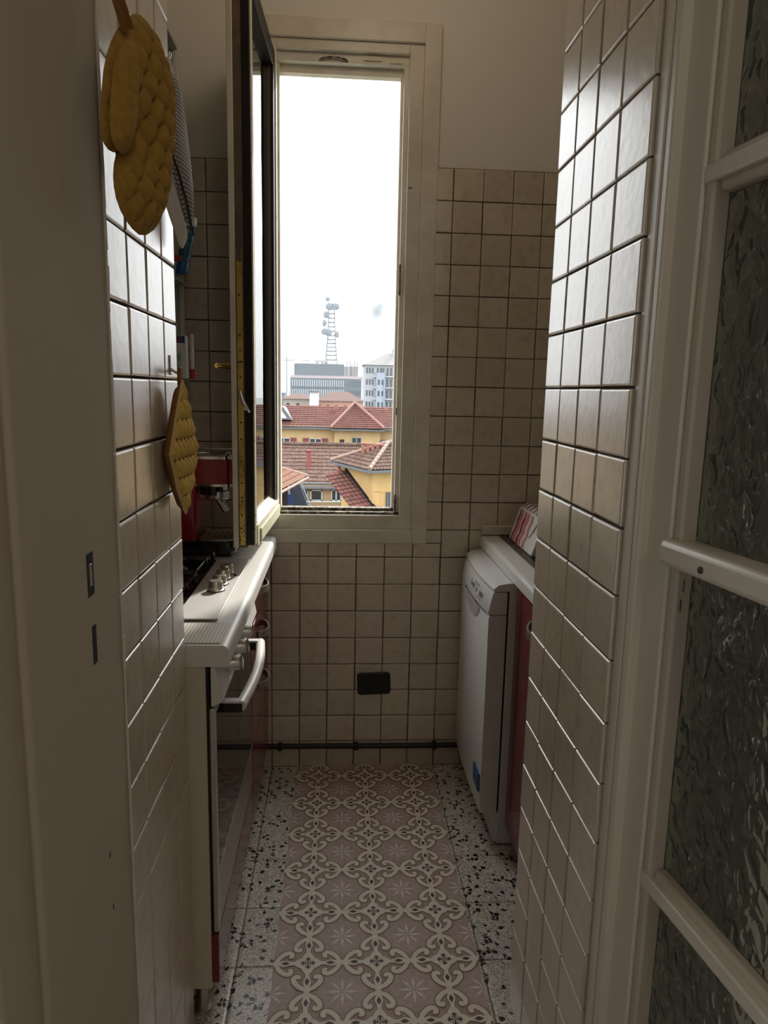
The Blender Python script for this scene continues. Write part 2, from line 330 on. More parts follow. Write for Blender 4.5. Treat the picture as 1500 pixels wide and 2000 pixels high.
def place_tiles(parent, axis, fix, a_edges, z_edges, m, skip=None, name='tile', gap=.0025, limit=300, order=None):
    me = tile_mesh(name + '_mesh_' + axis, axis); me.materials.append(m)
    spots = []
    for a0, a1 in a_edges:
        for z0, z1 in z_edges:
            for (p0, p1, q0, q1) in (skip(a0, a1, z0, z1) if skip else [(a0, a1, z0, z1)]):
                if p1 - p0 > .008 and q1 - q0 > .008: spots.append((p0, p1, q0, q1))
    if order: spots.sort(key=order)
    rest = G()
    for i, (p0, p1, q0, q1) in enumerate(spots):
        w = p1 - p0 - gap; h = q1 - q0 - gap
        off = random.uniform(-.0006, .0006)
        j = [random.uniform(-.0006, .0006) for _ in range(2)]
        base = {'y-': (p0 + gap / 2 + j[0], fix + off, q0 + gap / 2 + j[1]), 'x+': (fix + off, p0 + gap / 2 + j[0], q0 + gap / 2 + j[1]), 'x-': (fix + off, p0 + gap / 2 + j[0], q0 + gap / 2 + j[1]), 'z+': (p0 + gap / 2, q0 + gap / 2, fix + off * .3)}[axis]
        sc = {'y-': (w, 1, h), 'x+': (1, w, h), 'x-': (1, w, h), 'z+': (w, h, 1)}[axis]
        t = random.uniform
        rot = {'y-': (t(-.006, .006), t(-.003, .003), t(-.006, .006)), 'x+': (t(-.003, .003), t(-.006, .006), t(-.006, .006)), 'x-': (t(-.003, .003), t(-.006, .006), t(-.006, .006)), 'z+': (0, 0, 0)}[axis]
        if i < limit:
            o = bpy.data.objects.new(name, me); COL.objects.link(o); o.parent = parent; o.location = Vector(base) - WO[parent.name]; o.scale = sc; o.rotation_euler = rot
        else:
            n = len(rest.v)
            rest.add([(base[0] + v.co.x * sc[0], base[1] + v.co.y * sc[1], base[2] + v.co.z * sc[2]) for v in me.vertices], [tuple(p.vertices) for p in me.polygons])
    if rest.v:
        r = obj('further_' + name, rest, m, parent); r['kind'] = 'stuff'
T = .1
slab_t = G().box(XL, HX0, D - .006, D, 0, 2.103).box(HX1, XR, D - .006, D, 0, 2.103).box(HX0, HX1, D - .006, D, 0, .885)
gb = obj('grout_bed', slab_t, M_grout, wall_back)
def skip_win(a0, a1, z0, z1):
    x0, x1, zb = -.05, .545, .852
    if z1 <= zb or a1 <= x0 or a0 >= x1: return [(a0, a1, z0, z1)]
    out = []
    if z0 < zb: out.append((a0, a1, z0, zb)); z0 = zb
    if a0 < x0: out.append((a0, x0, z0, z1))
    if a1 > x1: out.append((x1, a1, z0, z1))
    return out
place_tiles(wall_back, 'y-', D - .006, [(i * T, (i + 1) * T) for i in range(-6, 13)], [(0.0, .1)] + [(j * T, (j + 1) * T) for j in range(1, 21)], M_tile, skip_win,
            order=lambda s: max(0, -.35 - s[0]) + max(0, s[1] - 1.12))
Lz = [(max(0, k * T - .006), (k + 1) * T - .006) for k in range(0, 24)]
place_tiles(wall_stub_left, 'x+', LX - .007, [(.962, 1.06), (1.06, 1.16), (1.16, 1.26), (1.26, 1.355)], Lz, M_tile, gap=.0036)
place_tiles(wall_stub_right, 'x-', RX + .007, [(.972, 1.085), (1.085, 1.19), (1.19, 1.292), (1.292, 1.392)], Lz, M_tile, gap=.0034)
# floor slabs: 20 cm terrazzo
place_tiles(floor, 'z+', -.0086, [(i * .2, (i + 1) * .2) for i in range(-3, 7)], [(1.315 + k * .198 - .198 * 3, 1.315 + (k + 1) * .198 - .198 * 3) for k in range(0, 9)], M_terrazzo, name='terrazzo_slab', gap=.0022)
obj('hall_paving', G().box(-1.6, 2.2, -2.2, .72, -.006, -.0005), M_terrazzo, floor)

# ------------------------------------------------------------------ window frame (structure)
win = root('window_1', (.245, D, .85)); win['label'] = 'cream painted wooden window with its sash swung inward'
CY = D - .018                                    # face of the casing boards
def wb(name, m, *b, bevel=.002): 
    g = G()
    for q in b: g.box(*q)
    return obj(name, g, m, win, bevel=bevel)
wb('casing_board', M_winpaint, (.494, .547, CY, D + .02, .85, 2.523))
wb('casing_board', M_winpaint, (-.055, .000, CY, D + .02, .85, 2.523))
wb('casing_board', M_winpaint, (.000, .494, CY, D + .02, 2.466, 2.523))
wb('casing_board', M_winpaint, (.000, .494, CY, D + .02, .85, .899))
# fixed frame behind the casing
FY = D - .006
wb('frame_post', M_winpaint, (.448, .494, FY, D + .07, .899, 2.466))
wb('frame_post', M_winpaint, (.000, .026, FY, D + .07, .899, 2.466))
wb('frame_rail', M_winpaint, (.026, .448, FY, D + .07, .899, .949))
wb('frame_rail', M_winpaint, (.026, .448, FY, D + .07, 2.436, 2.466))
# rebate steps
wb('rebate', M_winpaint, (.432, .448, FY + .018, D + .07, .958, 2.408), (.423, .432, FY + .045, D + .07, .968, 2.384), bevel=.001)
wb('rebate', M_winpaint, (.026, .033, FY + .03, D + .07, .949, 2.436), bevel=.001)
wb('rebate', M_winpaint, (.026, .448, FY + .018, D + .07, 2.408, 2.436), (.033, .432, FY + .045, D + .07, 2.384, 2.408), bevel=.001)
wb('rebate', M_dirt, (.026, .448, FY + .012, D + .03, .949, .958), (.033, .43, D + .035, D + .07, .955, .968), bevel=.001)
wb('gutter', M_winpaint, (.030, .44, FY + .042, D + .05, .952, .964), bevel=.001)
# striker hardware on the right post
wb('striker_plate', M_dirt, (.4305, .436, FY + .013, FY + .020, 1.70, 1.80), (.4305, .4335, FY + .014, FY + .020, 1.30, 1.325), (.4305, .438, FY + .010, FY + .020, .952, 1.02), bevel=0)
wb('bolt_hole', M_dirt, (.452, .466, FY - .0015, FY + .001, 2.035, 2.039), bevel=0)
obj('top_latch', G().tube([(.205 + .045 * math.cos(a), FY + .010, 2.408 + .012 * math.sin(a)) for a in [PI * k / 10 for k in range(11)]], .003, 6), M_dirt, win)
obj('flaking_paint', G().box(.30, .36, FY + .010, FY + .020, 2.418, 2.428).box(.385, .42, FY + .010, FY + .020, 2.414, 2.424), M_weathered, win)

# open sash: u from the hinge to the free edge, v from the outer face to the inner one
SA = math.radians(2.2); HU = Vector((.0265, D - .022, 0)); DU = Vector((-math.sin(SA), -math.cos(SA), 0)); DV = Vector((-math.cos(SA), math.sin(SA), 0))
def sx(u, v, z): return tuple(HU + DU * u + DV * v + Vector((0, 0, z)))
SW, SZ0, SZ1 = .498, .944, 2.412
sash = bpy.data.objects.new('sash', None); COL.objects.link(sash); sash.parent = win; WO['sash'] = Vector(sx(.25, .03, SZ0)); sash.location = WO['sash'] - WO['window_1']
sash['label'] = 'inward opened casement sash seen almost edge on'
def sp(name, m, *b, bevel=.0015):
    g = G()
    for q in b: g.box(*q)
    return obj(name, g.xf(sx), m, sash, bevel=bevel)
ST = .052
# inner timber layer
sp('stile', M_winpaint, (SW - ST, SW, .046, .061, SZ0, SZ1)); sp('stile', M_winpaint, (0, ST, .026, .061, SZ0, SZ1))
sp('stile', M_brownstrip, (SW - ST, SW - .003, .024, .046, SZ0, SZ1))
sp('rail', M_winpaint, (ST, SW - ST, .026, .061, SZ0, SZ0 + .075)); sp('rail', M_winpaint, (ST, SW - ST, .026, .061, SZ1 - .06, SZ1))
# outer dark layer
sp('outer_stile', M_darkwood, (SW - ST, SW - .001, .003, .024, SZ0 + .008, SZ1)); sp('outer_stile', M_darkwood, (.002, ST, .003, .026, SZ0 + .03, SZ1))
sp('outer_rail', M_darkwood, (ST, SW - ST, .003, .026, SZ1 - .055, SZ1 - .002))
sp('outer_facing', M_weathered, (SW - .018, SW - .002, -.001, .003, SZ0 + .01, SZ1), (.001, .016, -.001, .003, SZ0 + .02, SZ1), bevel=.0008)
sp('weather_board', M_weathered, (.005, SW - .02, -.004, .026, SZ0, SZ0 + .062))
sp('weather_board', M_weathergreen, (.012, SW - .06, -.009, -.004, SZ0 + .008, SZ0 + .045))
g = G().prism([sx(ST, 0.0, SZ0 + .062), sx(ST, .026, SZ0 + .062), sx(ST, .026, SZ0 + .085)], DU * (SW - 2 * ST)); obj('glazing_bead', g, M_weathered, sash)
sp('glazing_bead', M_darkmetal, (ST, ST + .006, .012, .022, SZ0 + .06, SZ1 - .055), (SW - ST - .004, SW - ST, .012, .022, SZ0 + .06, SZ1 - .055), bevel=0)
sp('pane', M_pane, (ST - .005, SW - ST + .005, .022, .025, SZ0 + .06, SZ1 - .05), bevel=0)
# brass bolt strip on the free edge
sp('brass_strip', M_brass, (SW - .003, SW - .0005, .028, .043, .952, 1.735), bevel=.0005)
g = G()
for z in (1.00, 1.035, 1.075, 1.085, 1.125, 1.185, 1.245, 1.29, 1.41, 1.45, 1.48, 1.52, 1.62): g.lathe((SW - .0006, .0355, z), (1, 0, 0), [(.0026, 0), (.0026, .0012), (.0008, .0016)], 8)
obj('screw_heads', g.xf(sx), M_rubber, sash)
g = G()
for k in range(26):
    a, b = random.uniform(.029, .042), random.uniform(.955, 1.04); q = random.uniform(.0008, .0025); g.box(SW - .0005, SW - .0001, a, a + q, b, b + q * 1.8)
obj('worn_spots', g.xf(sx), M_rubber, sash)
sp('bolt_joint', M_rubber, (SW - .0005, SW + .0006, .028, .044, 1.448, 1.4505), bevel=0)
g = G().tube([sx(SW + .002, .036, 1.372), sx(SW + .006, .030, 1.35), sx(SW + .007, .020, 1.328)], [.0065, .0065, .006], 10).tube([sx(SW + .007, .020, 1.329), sx(SW + .0135, .020, 1.329)], .007, 10).tube([sx(SW + .004, .020, 1.33), sx(SW + .004, .012, 1.316)], .0045, 8)
obj('bolt_hook', g, M_steel, sash, smooth=True)
sp('latch', M_darkmetal, (SW - .002, SW + .003, .029, .041, 1.705, 1.735), (SW - .002, SW + .0015, .031, .039, 1.735, 1.765), bevel=.001)
# handle on the inner face
HP = SW - .045
hd = sp('handle', M_brassp, (HP - .011, HP + .011, .061, .0645, 1.357, 1.521), bevel=.0012)
g = G().tube([sx(HP, .063, 1.438), sx(HP, .082, 1.439), sx(HP, .098, 1.440), sx(HP, .105, 1.440)], [.0105, .008, .007, .008], 12)
g.tube([sx(HP, .106, 1.440), sx(HP - .02, .110, 1.439), sx(HP - .09, .112, 1.437)], [.0075, .0065, .006], 10)
o = obj('lever', g, M_brassp, hd, smooth=True)

# ------------------------------------------------------------------ back wall fittings
g = G(); cx, cz, hw, hh, r = .371, .3285, .060, .041, .012
pts = []
for (sx_, sz_, a0) in ((1, 1, 0), (-1, 1, 90), (-1, -1, 180), (1, -1, 270)):
    for k in range(5):
        a = math.radians(a0 + 22.5 * k); pts.append((cx + sx_ * (hw - r) + r * math.cos(a), cz + sz_ * (hh - r) + r * math.sin(a)))
ca, sa = math.cos(math.radians(2.2)), math.sin(math.radians(2.2))
pts = [(cx + (x - cx) * ca - (z - cz) * sa, cz + (x - cx) * sa + (z - cz) * ca) for x, z in pts]
g.prism([(x, D - .015, z) for x, z in pts], (0, -.012, 0))
ov = obj('cover_plate', g, M_outlet, bevel=.003); tag(ov, 'black rounded cover plate on the tiles below the window', 'cover plate')
obj('inner_panel', G().box(cx - .03, cx + .03, D - .028, D - .0268, cz - .022, cz + .022), M_outlet, ov, bevel=.002)
g = G().tube([(-.62, D - .024, .085), (.1, D - .024, .086), (.5, D - .024, .084), (1.3, D - .024, .085)], .0095, 12)
pp = obj('wall_pipe', g, M_pipe, smooth=True); tag(pp, 'thin black pipe running along the tiled wall just above the floor', 'pipe')
for x in (.03, .31, .60): obj('clip', G().box(x - .008, x + .008, D - .036, D - .014, .073, .098), M_pipe, pp, bevel=.002)
ss = obj('splash_strip', G().box(.742, 1.33, D - .035, D - .0155, .888, .921), M_cabwhite, bevel=.003); tag(ss, 'cream upstand strip behind the right worktop', 'upstand')

# ------------------------------------------------------------------ left base units
FX = -.012
oc = thing('oven_cabinet', (-.3, 1.66, 0), 'cream built-in cabinet on metal feet around the oven', 'cabinet')
obj('side_panel', G().box(-.59, -.028, 1.362, 1.382, .085, .828), M_cabwhite, oc, bevel=.001)
obj('side_panel', G().box(-.59, -.028, 1.945, 1.962, .085, .828), M_cabwhite, oc, bevel=.001)
obj('bottom_panel', G().box(-.59, -.030, 1.382, 1.945, .086, .104), M_cabwhite, oc)
obj('back_panel', G().box(-.60, -.59, 1.362, 1.962, .085, .828), M_cabwhite, oc)
obj('plinth_drawer', G().box(-.030, FX, 1.364, 1.958, .099, .215), M_red, oc, bevel=.001)
for fx_, fy_ in ((-.058, 1.40), (-.058, 1.92), (-.54, 1.40), (-.54, 1.92)):
    obj('foot', G().lathe((fx_, fy_, 0), (0, 0, 1), [(.022, 0), (.022, .008), (.0135, .012), (.0135, .086)], 14), M_satin, oc, smooth=True)

ov_ = thing('oven', (-.28, 1.66, .22), 'built-in oven with black glass door, bowed silver handle and control knobs', 'oven')
obj('body', G().box(-.56, -.031, 1.40, 1.93, .225, .822), M_rubber, ov_)
obj('door_gap', G().box(-.031, -.0225, 1.368, 1.955, .222, .826), M_rubber, ov_)  # black slab; shade of the gap behind the door put into colour
dr = obj('door', G().box(-.0225, FX, 1.366, 1.956, .220, .735), M_satin, ov_, bevel=.002)
obj('glass', G().box(FX - .001, FX + .0015, 1.385, 1.940, .365, .722), M_ovenglass, dr)
obj('trim', G().box(FX - .001, FX + .002, 1.385, 1.940, .357, .363), M_chrome, dr)
obj('trim', G().box(FX - .001, FX + .0012, 1.368, 1.382, .222, .733), M_white, dr)
# control panel flares outward at its lower edge
g = G().prism([(-.0185, 1.366, .826), (-.009, 1.366, .826), (.006, 1.366, .750), (-.0185, 1.366, .738)], (0, .590, 0))
cp = obj('control_panel', g, M_white, ov_, bevel=.002)
for y in (1.478, 1.580, 1.682):
    k = obj('knob', G().lathe((-.002, y, .788), (1, .0, .10), [(.0185, 0), (.0185, .006), (.0165, .010), (.0155, .029), (.0135, .031)], 20), M_satin, cp, smooth=True)
    obj('rim', G().lathe((.0285, y, .791), (1, 0, .10), [(.0158, 0), (.0162, .0015), (.014, .0022)], 20), M_chrome, k, smooth=True)
# bowed handle
n = 14; pts = []; HY0, HY1, HZ = 1.455, 1.845, .700
for i in range(n + 1):
    s = i / n; pts.append((.028 + .014 * math.sin(PI * s), HY0 + (HY1 - HY0) * s, HZ))
hb = obj('handle', G().tube(pts, .0125, 14), mat('white_handle', (.72, .70, .66), .3), ov_, smooth=True)
for y in (HY0 + .008, HY1 - .008):
    obj('bracket', G().box(FX, .034, y - .009, y + .009, HZ - .016, HZ + .008), M_black, hb, bevel=.003)
    obj('bracket_cap', G().box(FX, .030, y - .0095, y + .0095, HZ + .006, HZ + .0115), M_white, hb, bevel=.001)

dc = thing('drawer_cabinet', (-.3, 2.2, 0), 'dark red drawer cabinet with bowed metal handles beside the oven', 'cabinet')
obj('body', G().box(-.60, -.034, 1.967, 2.425, .10, .826), M_cabwhite, dc)
obj('plinth', G().box(-.07, -.055, 1.967, 2.425, 0, .10), M_black, dc)
for z0, z1, hz in ((.690, .822, .768), (.555, .687, .625), (.330, .552, .455), (.104, .327, None)):
    d = obj('drawer', G().box(-.032, FX, 1.968, 2.424, z0, z1), M_red, dc, bevel=.002)
    if hz is None: continue
    pts = []
    for i in range(13):
        s = i / 12; pts.append((FX + .001 + .027 * math.sin(PI * s) ** .6, 2.12 + .125 * s, hz - .006 * math.sin(PI * s)))
    g = G(); w = .0105
    for i in range(12):
        a, b = Vector(pts[i]), Vector(pts[i + 1]); t_ = (b - a).normalized(); nn = Vector((t_.y, -t_.x, 0)) * .0028
        g.add([a + nn + Vector((0, 0, w)), a - nn + Vector((0, 0, w)), a - nn - Vector((0, 0, w)), a + nn - Vector((0, 0, w)), b + nn + Vector((0, 0, w)), b - nn + Vector((0, 0, w)), b - nn - Vector((0, 0, w)), b + nn - Vector((0, 0, w))],
              [(0, 1, 5, 4), (1, 2, 6, 5), (2, 3, 7, 6), (3, 0, 4, 7), (0, 3, 2, 1), (4, 5, 6, 7)])
    obj('handle', g, M_knob, d, smooth=True, ang=35)

# worktop left with rounded front edge
def worktop(name, xf_, xb, y0, y1, z0, z1, label, r=.014):
    s = 1 if xf_ > xb else -1; pts = [(xb, z0), (xf_ - s * .004, z0)]
    pts += [(xf_, z0 + .004)]
    for k in range(7):
        a = PI / 2 * k / 6; pts.append((xf_ - s * r + s * r * math.cos(a), z1 - r + r * math.sin(a)))
    pts.append((xb, z1))
    o = obj(name, G().prism([(x, y0, z) for x, z in pts], (0, y1 - y0, 0)), M_worktop, smooth=True, ang=30); return tag(o, label, 'worktop')
WZ = .874
worktop('worktop', .021, XL, 1.358, D - .016, .829, WZ, 'long white worktop with rounded edge carrying the hob and coffee machine')

# ------------------------------------------------------------------ hob
hob = thing('gas_hob', (-.28, 1.78, WZ), 'steel gas hob with four knobs and black pan supports', 'hob')
HZ_ = WZ + .009
M_hob = mat('satin_hob_steel', (.62, .61, .59), .5, .35, bump=.05, bscale=300)
obj('plate', G().prism([(-.535, 1.50, HZ_ - .004), (-.025, 1.50, HZ_ - .004), (-.025, 2.06, HZ_ - .004), (-.535, 2.06, HZ_ - .004)], (0, 0, .004)), M_hob, hob, bevel=.0015)
obj('underside', G().box(-.525, -.045, 1.512, 2.05, WZ + .0003, HZ_ - .004), M_hobgap, hob)  # brown slab: shadow gap under the plate put into colour, with the sealing
obj('basin', G().box(-.515, -.118, 1.525, 2.035, HZ_, HZ_ + .0015), M_blackgloss, hob, bevel=.0006)
for y in (1.72, 1.776, 1.832, 1.888):
    k = obj('knob', G().lathe((-.066, y, HZ_), (0, 0, 1), [(.0195, 0), (.0195, .003), (.0175, .0045), (.0165, .023), (.0145, .0255)], 24), M_knob, hob, smooth=True)
    obj('collar', G().lathe((-.066, y, HZ_ - .0005), (0, 0, 1), [(.0225, 0), (.0225, .0015)], 24), M_black, k)
obj('ignition_button', G().lathe((-.040, 1.862, HZ_), (0, 0, 1), [(.0045, 0), (.0045, .003)], 12), M_black, hob)
for bx, by, br in ((-.21, 1.66, .042), (-.21, 1.91, .030), (-.42, 1.66, .030), (-.42, 1.91, .05)):
    b = obj('burner', G().lathe((bx, by, HZ_ + .0015), (0, 0, 1), [(br * 1.15, 0), (br * 1.1, .006), (br * .8, .010), (br * .8, .016)], 24), M_satin, hob, smooth=True)
    obj('cap', G().lathe((bx, by, HZ_ + .0175), (0, 0, 1), [(br * .95, 0), (br * .98, .003), (br * .85, .007)], 24), M_blackgloss, b, smooth=True)
for gy0, gy1 in ((1.545, 1.775), (1.795, 2.025)):
    g = G(); zt = HZ_ + .034; x0, x1 = -.505, -.128
    loop = [(x0, gy0), (x1, gy0), (x1, gy1), (x0, gy1), (x0, gy0)]
    g.tube([(a, b, zt - .006) for a, b in loop], .0058, 8)
    for a, b in ((x0, gy0), (x1, gy0), (x1, gy1), (x0, gy1)): g.tube([(a, b, zt - .006), (a, b, HZ_ + .001)], .0062, 8)
    for bx in (-.21, -.42):
        cyy = (gy0 + gy1) / 2
        for (dx, dy) in ((1, 0), (-1, 0), (0, 1), (0, -1)):
            ex = bx + dx * (.085 if bx == -.21 and dx > 0 else .08 if dx else 0); ey = cyy + dy * .115
            g.tube([(bx + dx * .03, cyy + dy * .03, zt), (bx + dx * .05, cyy + dy * .05, zt), (ex, ey, zt - .004), (ex, ey, zt - .012)], .0052, 8)
    obj('pan_support', g, M_blackgloss, hob, smooth=True)
def matmesh(name, x0, x1, y0, y1, z, label):
    o = obj(name, G().box(x0, x1, y0, y1, z, z + .0018), M_meshmat, uvs=lambda v: (v.x / .0075, v.y / .0075)); return tag(o, label, 'mat')
matmesh('mesh_mat', -.50, .003, 1.368, 1.495, WZ + .0004, 'white mesh mat on the worktop in front of the hob')
matmesh('mesh_mat', -.40, -.062, 2.066, 2.40, WZ + .0004, 'white mesh mat under the red coffee machine')

# ------------------------------------------------------------------ coffee machine
MZ = WZ + .0024
cm = thing('coffee_machine', (-.2, 2.2, MZ), 'red espresso machine with chrome top and black drip tray', 'coffee machine')
y0, y1 = 2.10, 2.25
def rprism(x0, x1, y0, y1, z0, z1, r=.02, n=5):
    pts = []
    for (cx_, cy_, a0) in ((x1 - r, y1 - r, 0), (x0 + r, y1 - r, 90), (x0 + r, y0 + r, 180), (x1 - r, y0 + r, 270)):
        for k in range(n):
            a = math.radians(a0 + 90 * k / (n - 1)); pts.append((cx_ + r * math.cos(a), cy_ + r * math.sin(a), z0))
    return G().prism(pts, (0, 0, z1 - z0))
obj('column', rprism(-.34, -.188, y0, y1, MZ + .045, 1.10, .012), M_redmachine, cm, smooth=True)
obj('head', rprism(-.34, -.078, y0, y1, 1.098, 1.172, .022), M_redmachine, cm, smooth=True)
top = obj('top_tray', rprism(-.338, -.082, y0 + .002, y1 - .002, 1.172, 1.180, .022), M_chrome, cm, smooth=True)
g = G(); pth = [(-.330, y0 + .012, 1.192), (-.10, y0 + .012, 1.192), (-.09, y0 + .02, 1.192), (-.09, y1 - .02, 1.192), (-.10, y1 - .012, 1.192), (-.330, y1 - .012, 1.192)]
g.tube(pth, .0035, 8)
for p in (pth[0], pth[1], pth[4], pth[5]): g.tube([p, (p[0], p[1], 1.178)], .003, 8)
g.prism([(-.09, y0 + .02, 1.192), (-.082, y0 + .02, 1.178), (-.086, y0 + .02, 1.178)], (0, y1 - y0 - .04, 0))
obj('cup_rail', g, M_chrome, top, smooth=True)
obj('lip', rprism(-.200, -.080, y0 + .004, y1 - .004, 1.090, 1.098, .018), M_chrome, cm, smooth=True)
gc = (-.132, (y0 + y1) / 2 - .02, 1.09)
gh = obj('group_head', G().lathe((gc[0], gc[1], 1.048), (0, 0, 1), [(.034, 0), (.037, .003), (.037, .024), (.031, .027), (.031, .043)], 28), M_steel, cm, smooth=True)
obj('group_collar', G().lathe((gc[0] - .012, gc[1], 1.062), (0, 0, 1), [(.040, 0), (.040, .028)], 28), M_blackgloss, gh, smooth=True)
obj('spout', G().tube([(gc[0] - .004, gc[1], 1.052), (gc[0] + .010, gc[1] + .0, 1.03), (gc[0] + .022, gc[1], 1.006)], [.009, .0085, .0075], 12).tube([(gc[0] + .004, gc[1] + .015, 1.05), (gc[0] + .028, gc[1] + .012, 1.008)], [.008, .007], 10), M_chrome, cm, smooth=True)
tr = obj('drip_tray', rprism(-.345, -.072, y0 - .012, y1 + .008, MZ + .008, MZ + .050, .03), M_blackgloss, cm, bevel=.004, smooth=True)
obj('grate', rprism(-.185, -.080, y0 + .004, y1 - .006, MZ + .050, MZ + .053, .02), M_steel, tr, smooth=True)
g = G()
for i in range(5):
    for j in range(4): g.lathe((-.165 + .018 * i, y0 + .03 + .028 * j, MZ + .053), (0, 0, 1), [(.005, 0), (.005, .0004)], 8)
obj('drain_holes', g, M_black, tr)
for fx_ in (-.32, -.10):
    for fy_ in (y0 + .02, y1 - .02): obj('foot', G().lathe((fx_, fy_, MZ), (0, 0, 1), [(.012, 0), (.011, .009)], 12), M_rubber, cm)

# ------------------------------------------------------------------ slim wall rack with packages
rk = thing('wall_rack', (-.45, 2.2, 1.39), 'pale slim wall rack holding packages beside the window', 'rack')
M_rack = mat('pale_grey_green_plastic', (.50, .53, .47), .35)
obj('side_panel', G().box(-.62, -.285, 2.385, 2.395, 1.395, 2.39), M_rack, rk, bevel=.002)
obj('side_panel', G().box(-.62, -.285, 2.00, 2.010, 1.395, 2.39), M_rack, rk, bevel=.002)
obj('top_panel', G().box(-.62, -.268, 1.99, 2.40, 2.39, 2.402), M_rack, rk, bevel=.002)
obj('post', G().box(-.283, -.268, 2.383, 2.397, 1.395, 2.39), M_white, rk, bevel=.001)
for z in (1.395, 1.70, 2.05): obj('shelf', G().box(-.62, -.262, 2.01, 2.41, z, z + .010), M_rack, rk, bevel=.002)
obj('front_lip', G().box(-.268, -.262, 2.01, 2.41, 1.405, 1.418), M_rack, rk)
bt = thing('detergent_bottle', (-.235, 2.22, 1.711), 'blue and clear squeeze bottle standing on its blue cap in the rack', 'bottle')
def lean(g, bx, bz, k): return g.xf(lambda x, y, z: (x + (z - bz) * k, y, z))
bz = 1.711
obj('cap', lean(G().lathe((-.238, 2.22, bz), (0, 0, 1), [(.016, 0), (.018, .004), (.018, .030), (.016, .034)], 16), 0, bz, .20), M_deepblue, bt, smooth=True)
obj('body', lean(G().lathe((-.238, 2.22, bz + .034), (0, 0, 1), [(.014, 0), (.018, .01), (.019, .05), (.021, .085), (.021, .10)], 16), 0, bz, .20), M_bluepack, bt, smooth=True)
obj('end', lean(G().lathe((-.238, 2.22, bz + .132), (0, 0, 1), [(.020, 0), (.021, .012), (.019, .026), (.010, .031)], 16), 0, bz, .20), M_clearplastic, bt, smooth=True)
obj('red_label', lean(G().box(-.262, -.240, 2.198, 2.2005, bz + .032, bz + .05), 0, bz, .1), M_redplastic, bt)
sb = thing('soap_carton', (-.25, 2.18, 1.405), 'flat carton with red and blue header and green print in the rack', 'carton')
obj('box', G().box(-.275, -.220, 2.165, 2.20, 1.406, 1.53), M_card, sb, bevel=.001)
obj('header_print', G().box(-.273, -.2215, 2.1642, 2.165, 1.508, 1.528), M_deepblue, sb)
obj('lettering', G().box(-.262, -.257, 2.1634, 2.1642, 1.511, 1.524).box(-.254, -.247, 2.1634, 2.1642, 1.511, 1.520).box(-.244, -.240, 2.1634, 2.1642, 1.511, 1.526).box(-.236, -.230, 2.1634, 2.1642, 1.511, 1.524), M_redplastic, sb)
obj('green_print', G().box(-.273, -.234, 2.1642, 2.165, 1.412, 1.485), M_greenprint, sb)
obj('side_flap', G().box(-.2325, -.224, 2.1638, 2.165, 1.408, 1.505), M_card, sb)
tb = thing('brush_tube', (-.222, 2.24, 1.405), 'thin white tube standing on a red cap in the rack', 'tube')
obj('cap', G().lathe((-.212, 2.225, 1.406), (0, 0, 1), [(.010, 0), (.010, .026), (.008, .028)], 14), M_redplastic, tb, smooth=True)
obj('body', G().lathe((-.214, 2.225, 1.434), (0, 0, 1), [(.005, 0), (.006, .01), (.006, .10), (.003, .105)], 12), M_card, tb, smooth=True)

# ------------------------------------------------------------------ quilted mitt, pot holder, dotted glove
def quilt_shape(name, outline, P, thick, m, parent, quilt=None, n=46, edge=.4, qd=.3):
    """puffed cloth from a closed outline (a,z); P(a,z,d) maps to the world, d towards the viewer side."""
    as_ = [p[0] for p in outline]; zs = [p[1] for p in outline]; a0, a1, z0, z1 = min(as_), max(as_), min(zs), max(zs)
    N = len(outline)
    def inside(a, z):
        c = False; j = N - 1
        for i in range(N):
            (xi, yi), (xj, yj) = outline[i], outline[j]
            if (yi > z) != (yj > z) and a < (xj - xi) * (z - yi) / (yj - yi) + xi: c = not c
            j = i
        return c
    def dist(a, z):
        best = 9; bp = None
        for i in range(N):
            (x1, y1), (x2, y2) = outline[i], outline[(i + 1) % N]; dx, dy = x2 - x1, y2 - y1; L = dx * dx + dy * dy or 1e-12
            t = max(0, min(1, ((a - x1) * dx + (z - y1) * dy) / L)); q = (x1 + t * dx, y1 + t * dy); d = math.hypot(a - q[0], z - q[1])
            if d < best: best = d; bp = q
        return best, bp
    st = max(a1 - a0, z1 - z0) / n; na = int((a1 - a0) / st) + 3; nz = int((z1 - z0) / st) + 3; grid = {}; core = set(); front = []; back = []
    for i in range(na):
        for j in range(nz):
            a, z = a0 + (i - 1) * st, z0 + (j - 1) * st; d, q = dist(a, z); ins = inside(a, z)
            if not ins and d > st * 1.5: continue
            if not ins or d < st * .35: a, z, d = q[0], q[1], 0
            h = thick * (1 - math.exp(-d / (thick * edge * 1.6))) if d > 0 else 0
            hf = h
            if quilt and d > 0: hf = h * (1 - qd + qd * quilt(a, z))
            if d > 0: core.add((i, j))
            grid[i, j] = len(front); front.append((a, z, hf)); back.append((a, z, -h * .5))
    g = G(); L = len(front); vs = [P(*p) for p in front] + [P(*p) for p in back]; fs = []
    for i in range(na):
        for j in range(nz):
            k = [(i, j), (i + 1, j), (i + 1, j + 1), (i, j + 1)]
            if all(q in grid for q in k):
                if not any(q in core for q in k): continue
                f = tuple(grid[q] for q in k); fs.append(f); fs.append(tuple(L + t for t in f[::-1]))
    g.add(vs, fs)
    me_o = obj(name, g, m, parent, smooth=True, ang=70)
    bm = bmesh.new(); bm.from_mesh(me_o.data); bmesh.ops.remove_doubles(bm, verts=bm.verts, dist=.00005); bmesh.ops.recalc_face_normals(bm, faces=bm.faces); bm.to_mesh(me_o.data); bm.free()
    return me_o
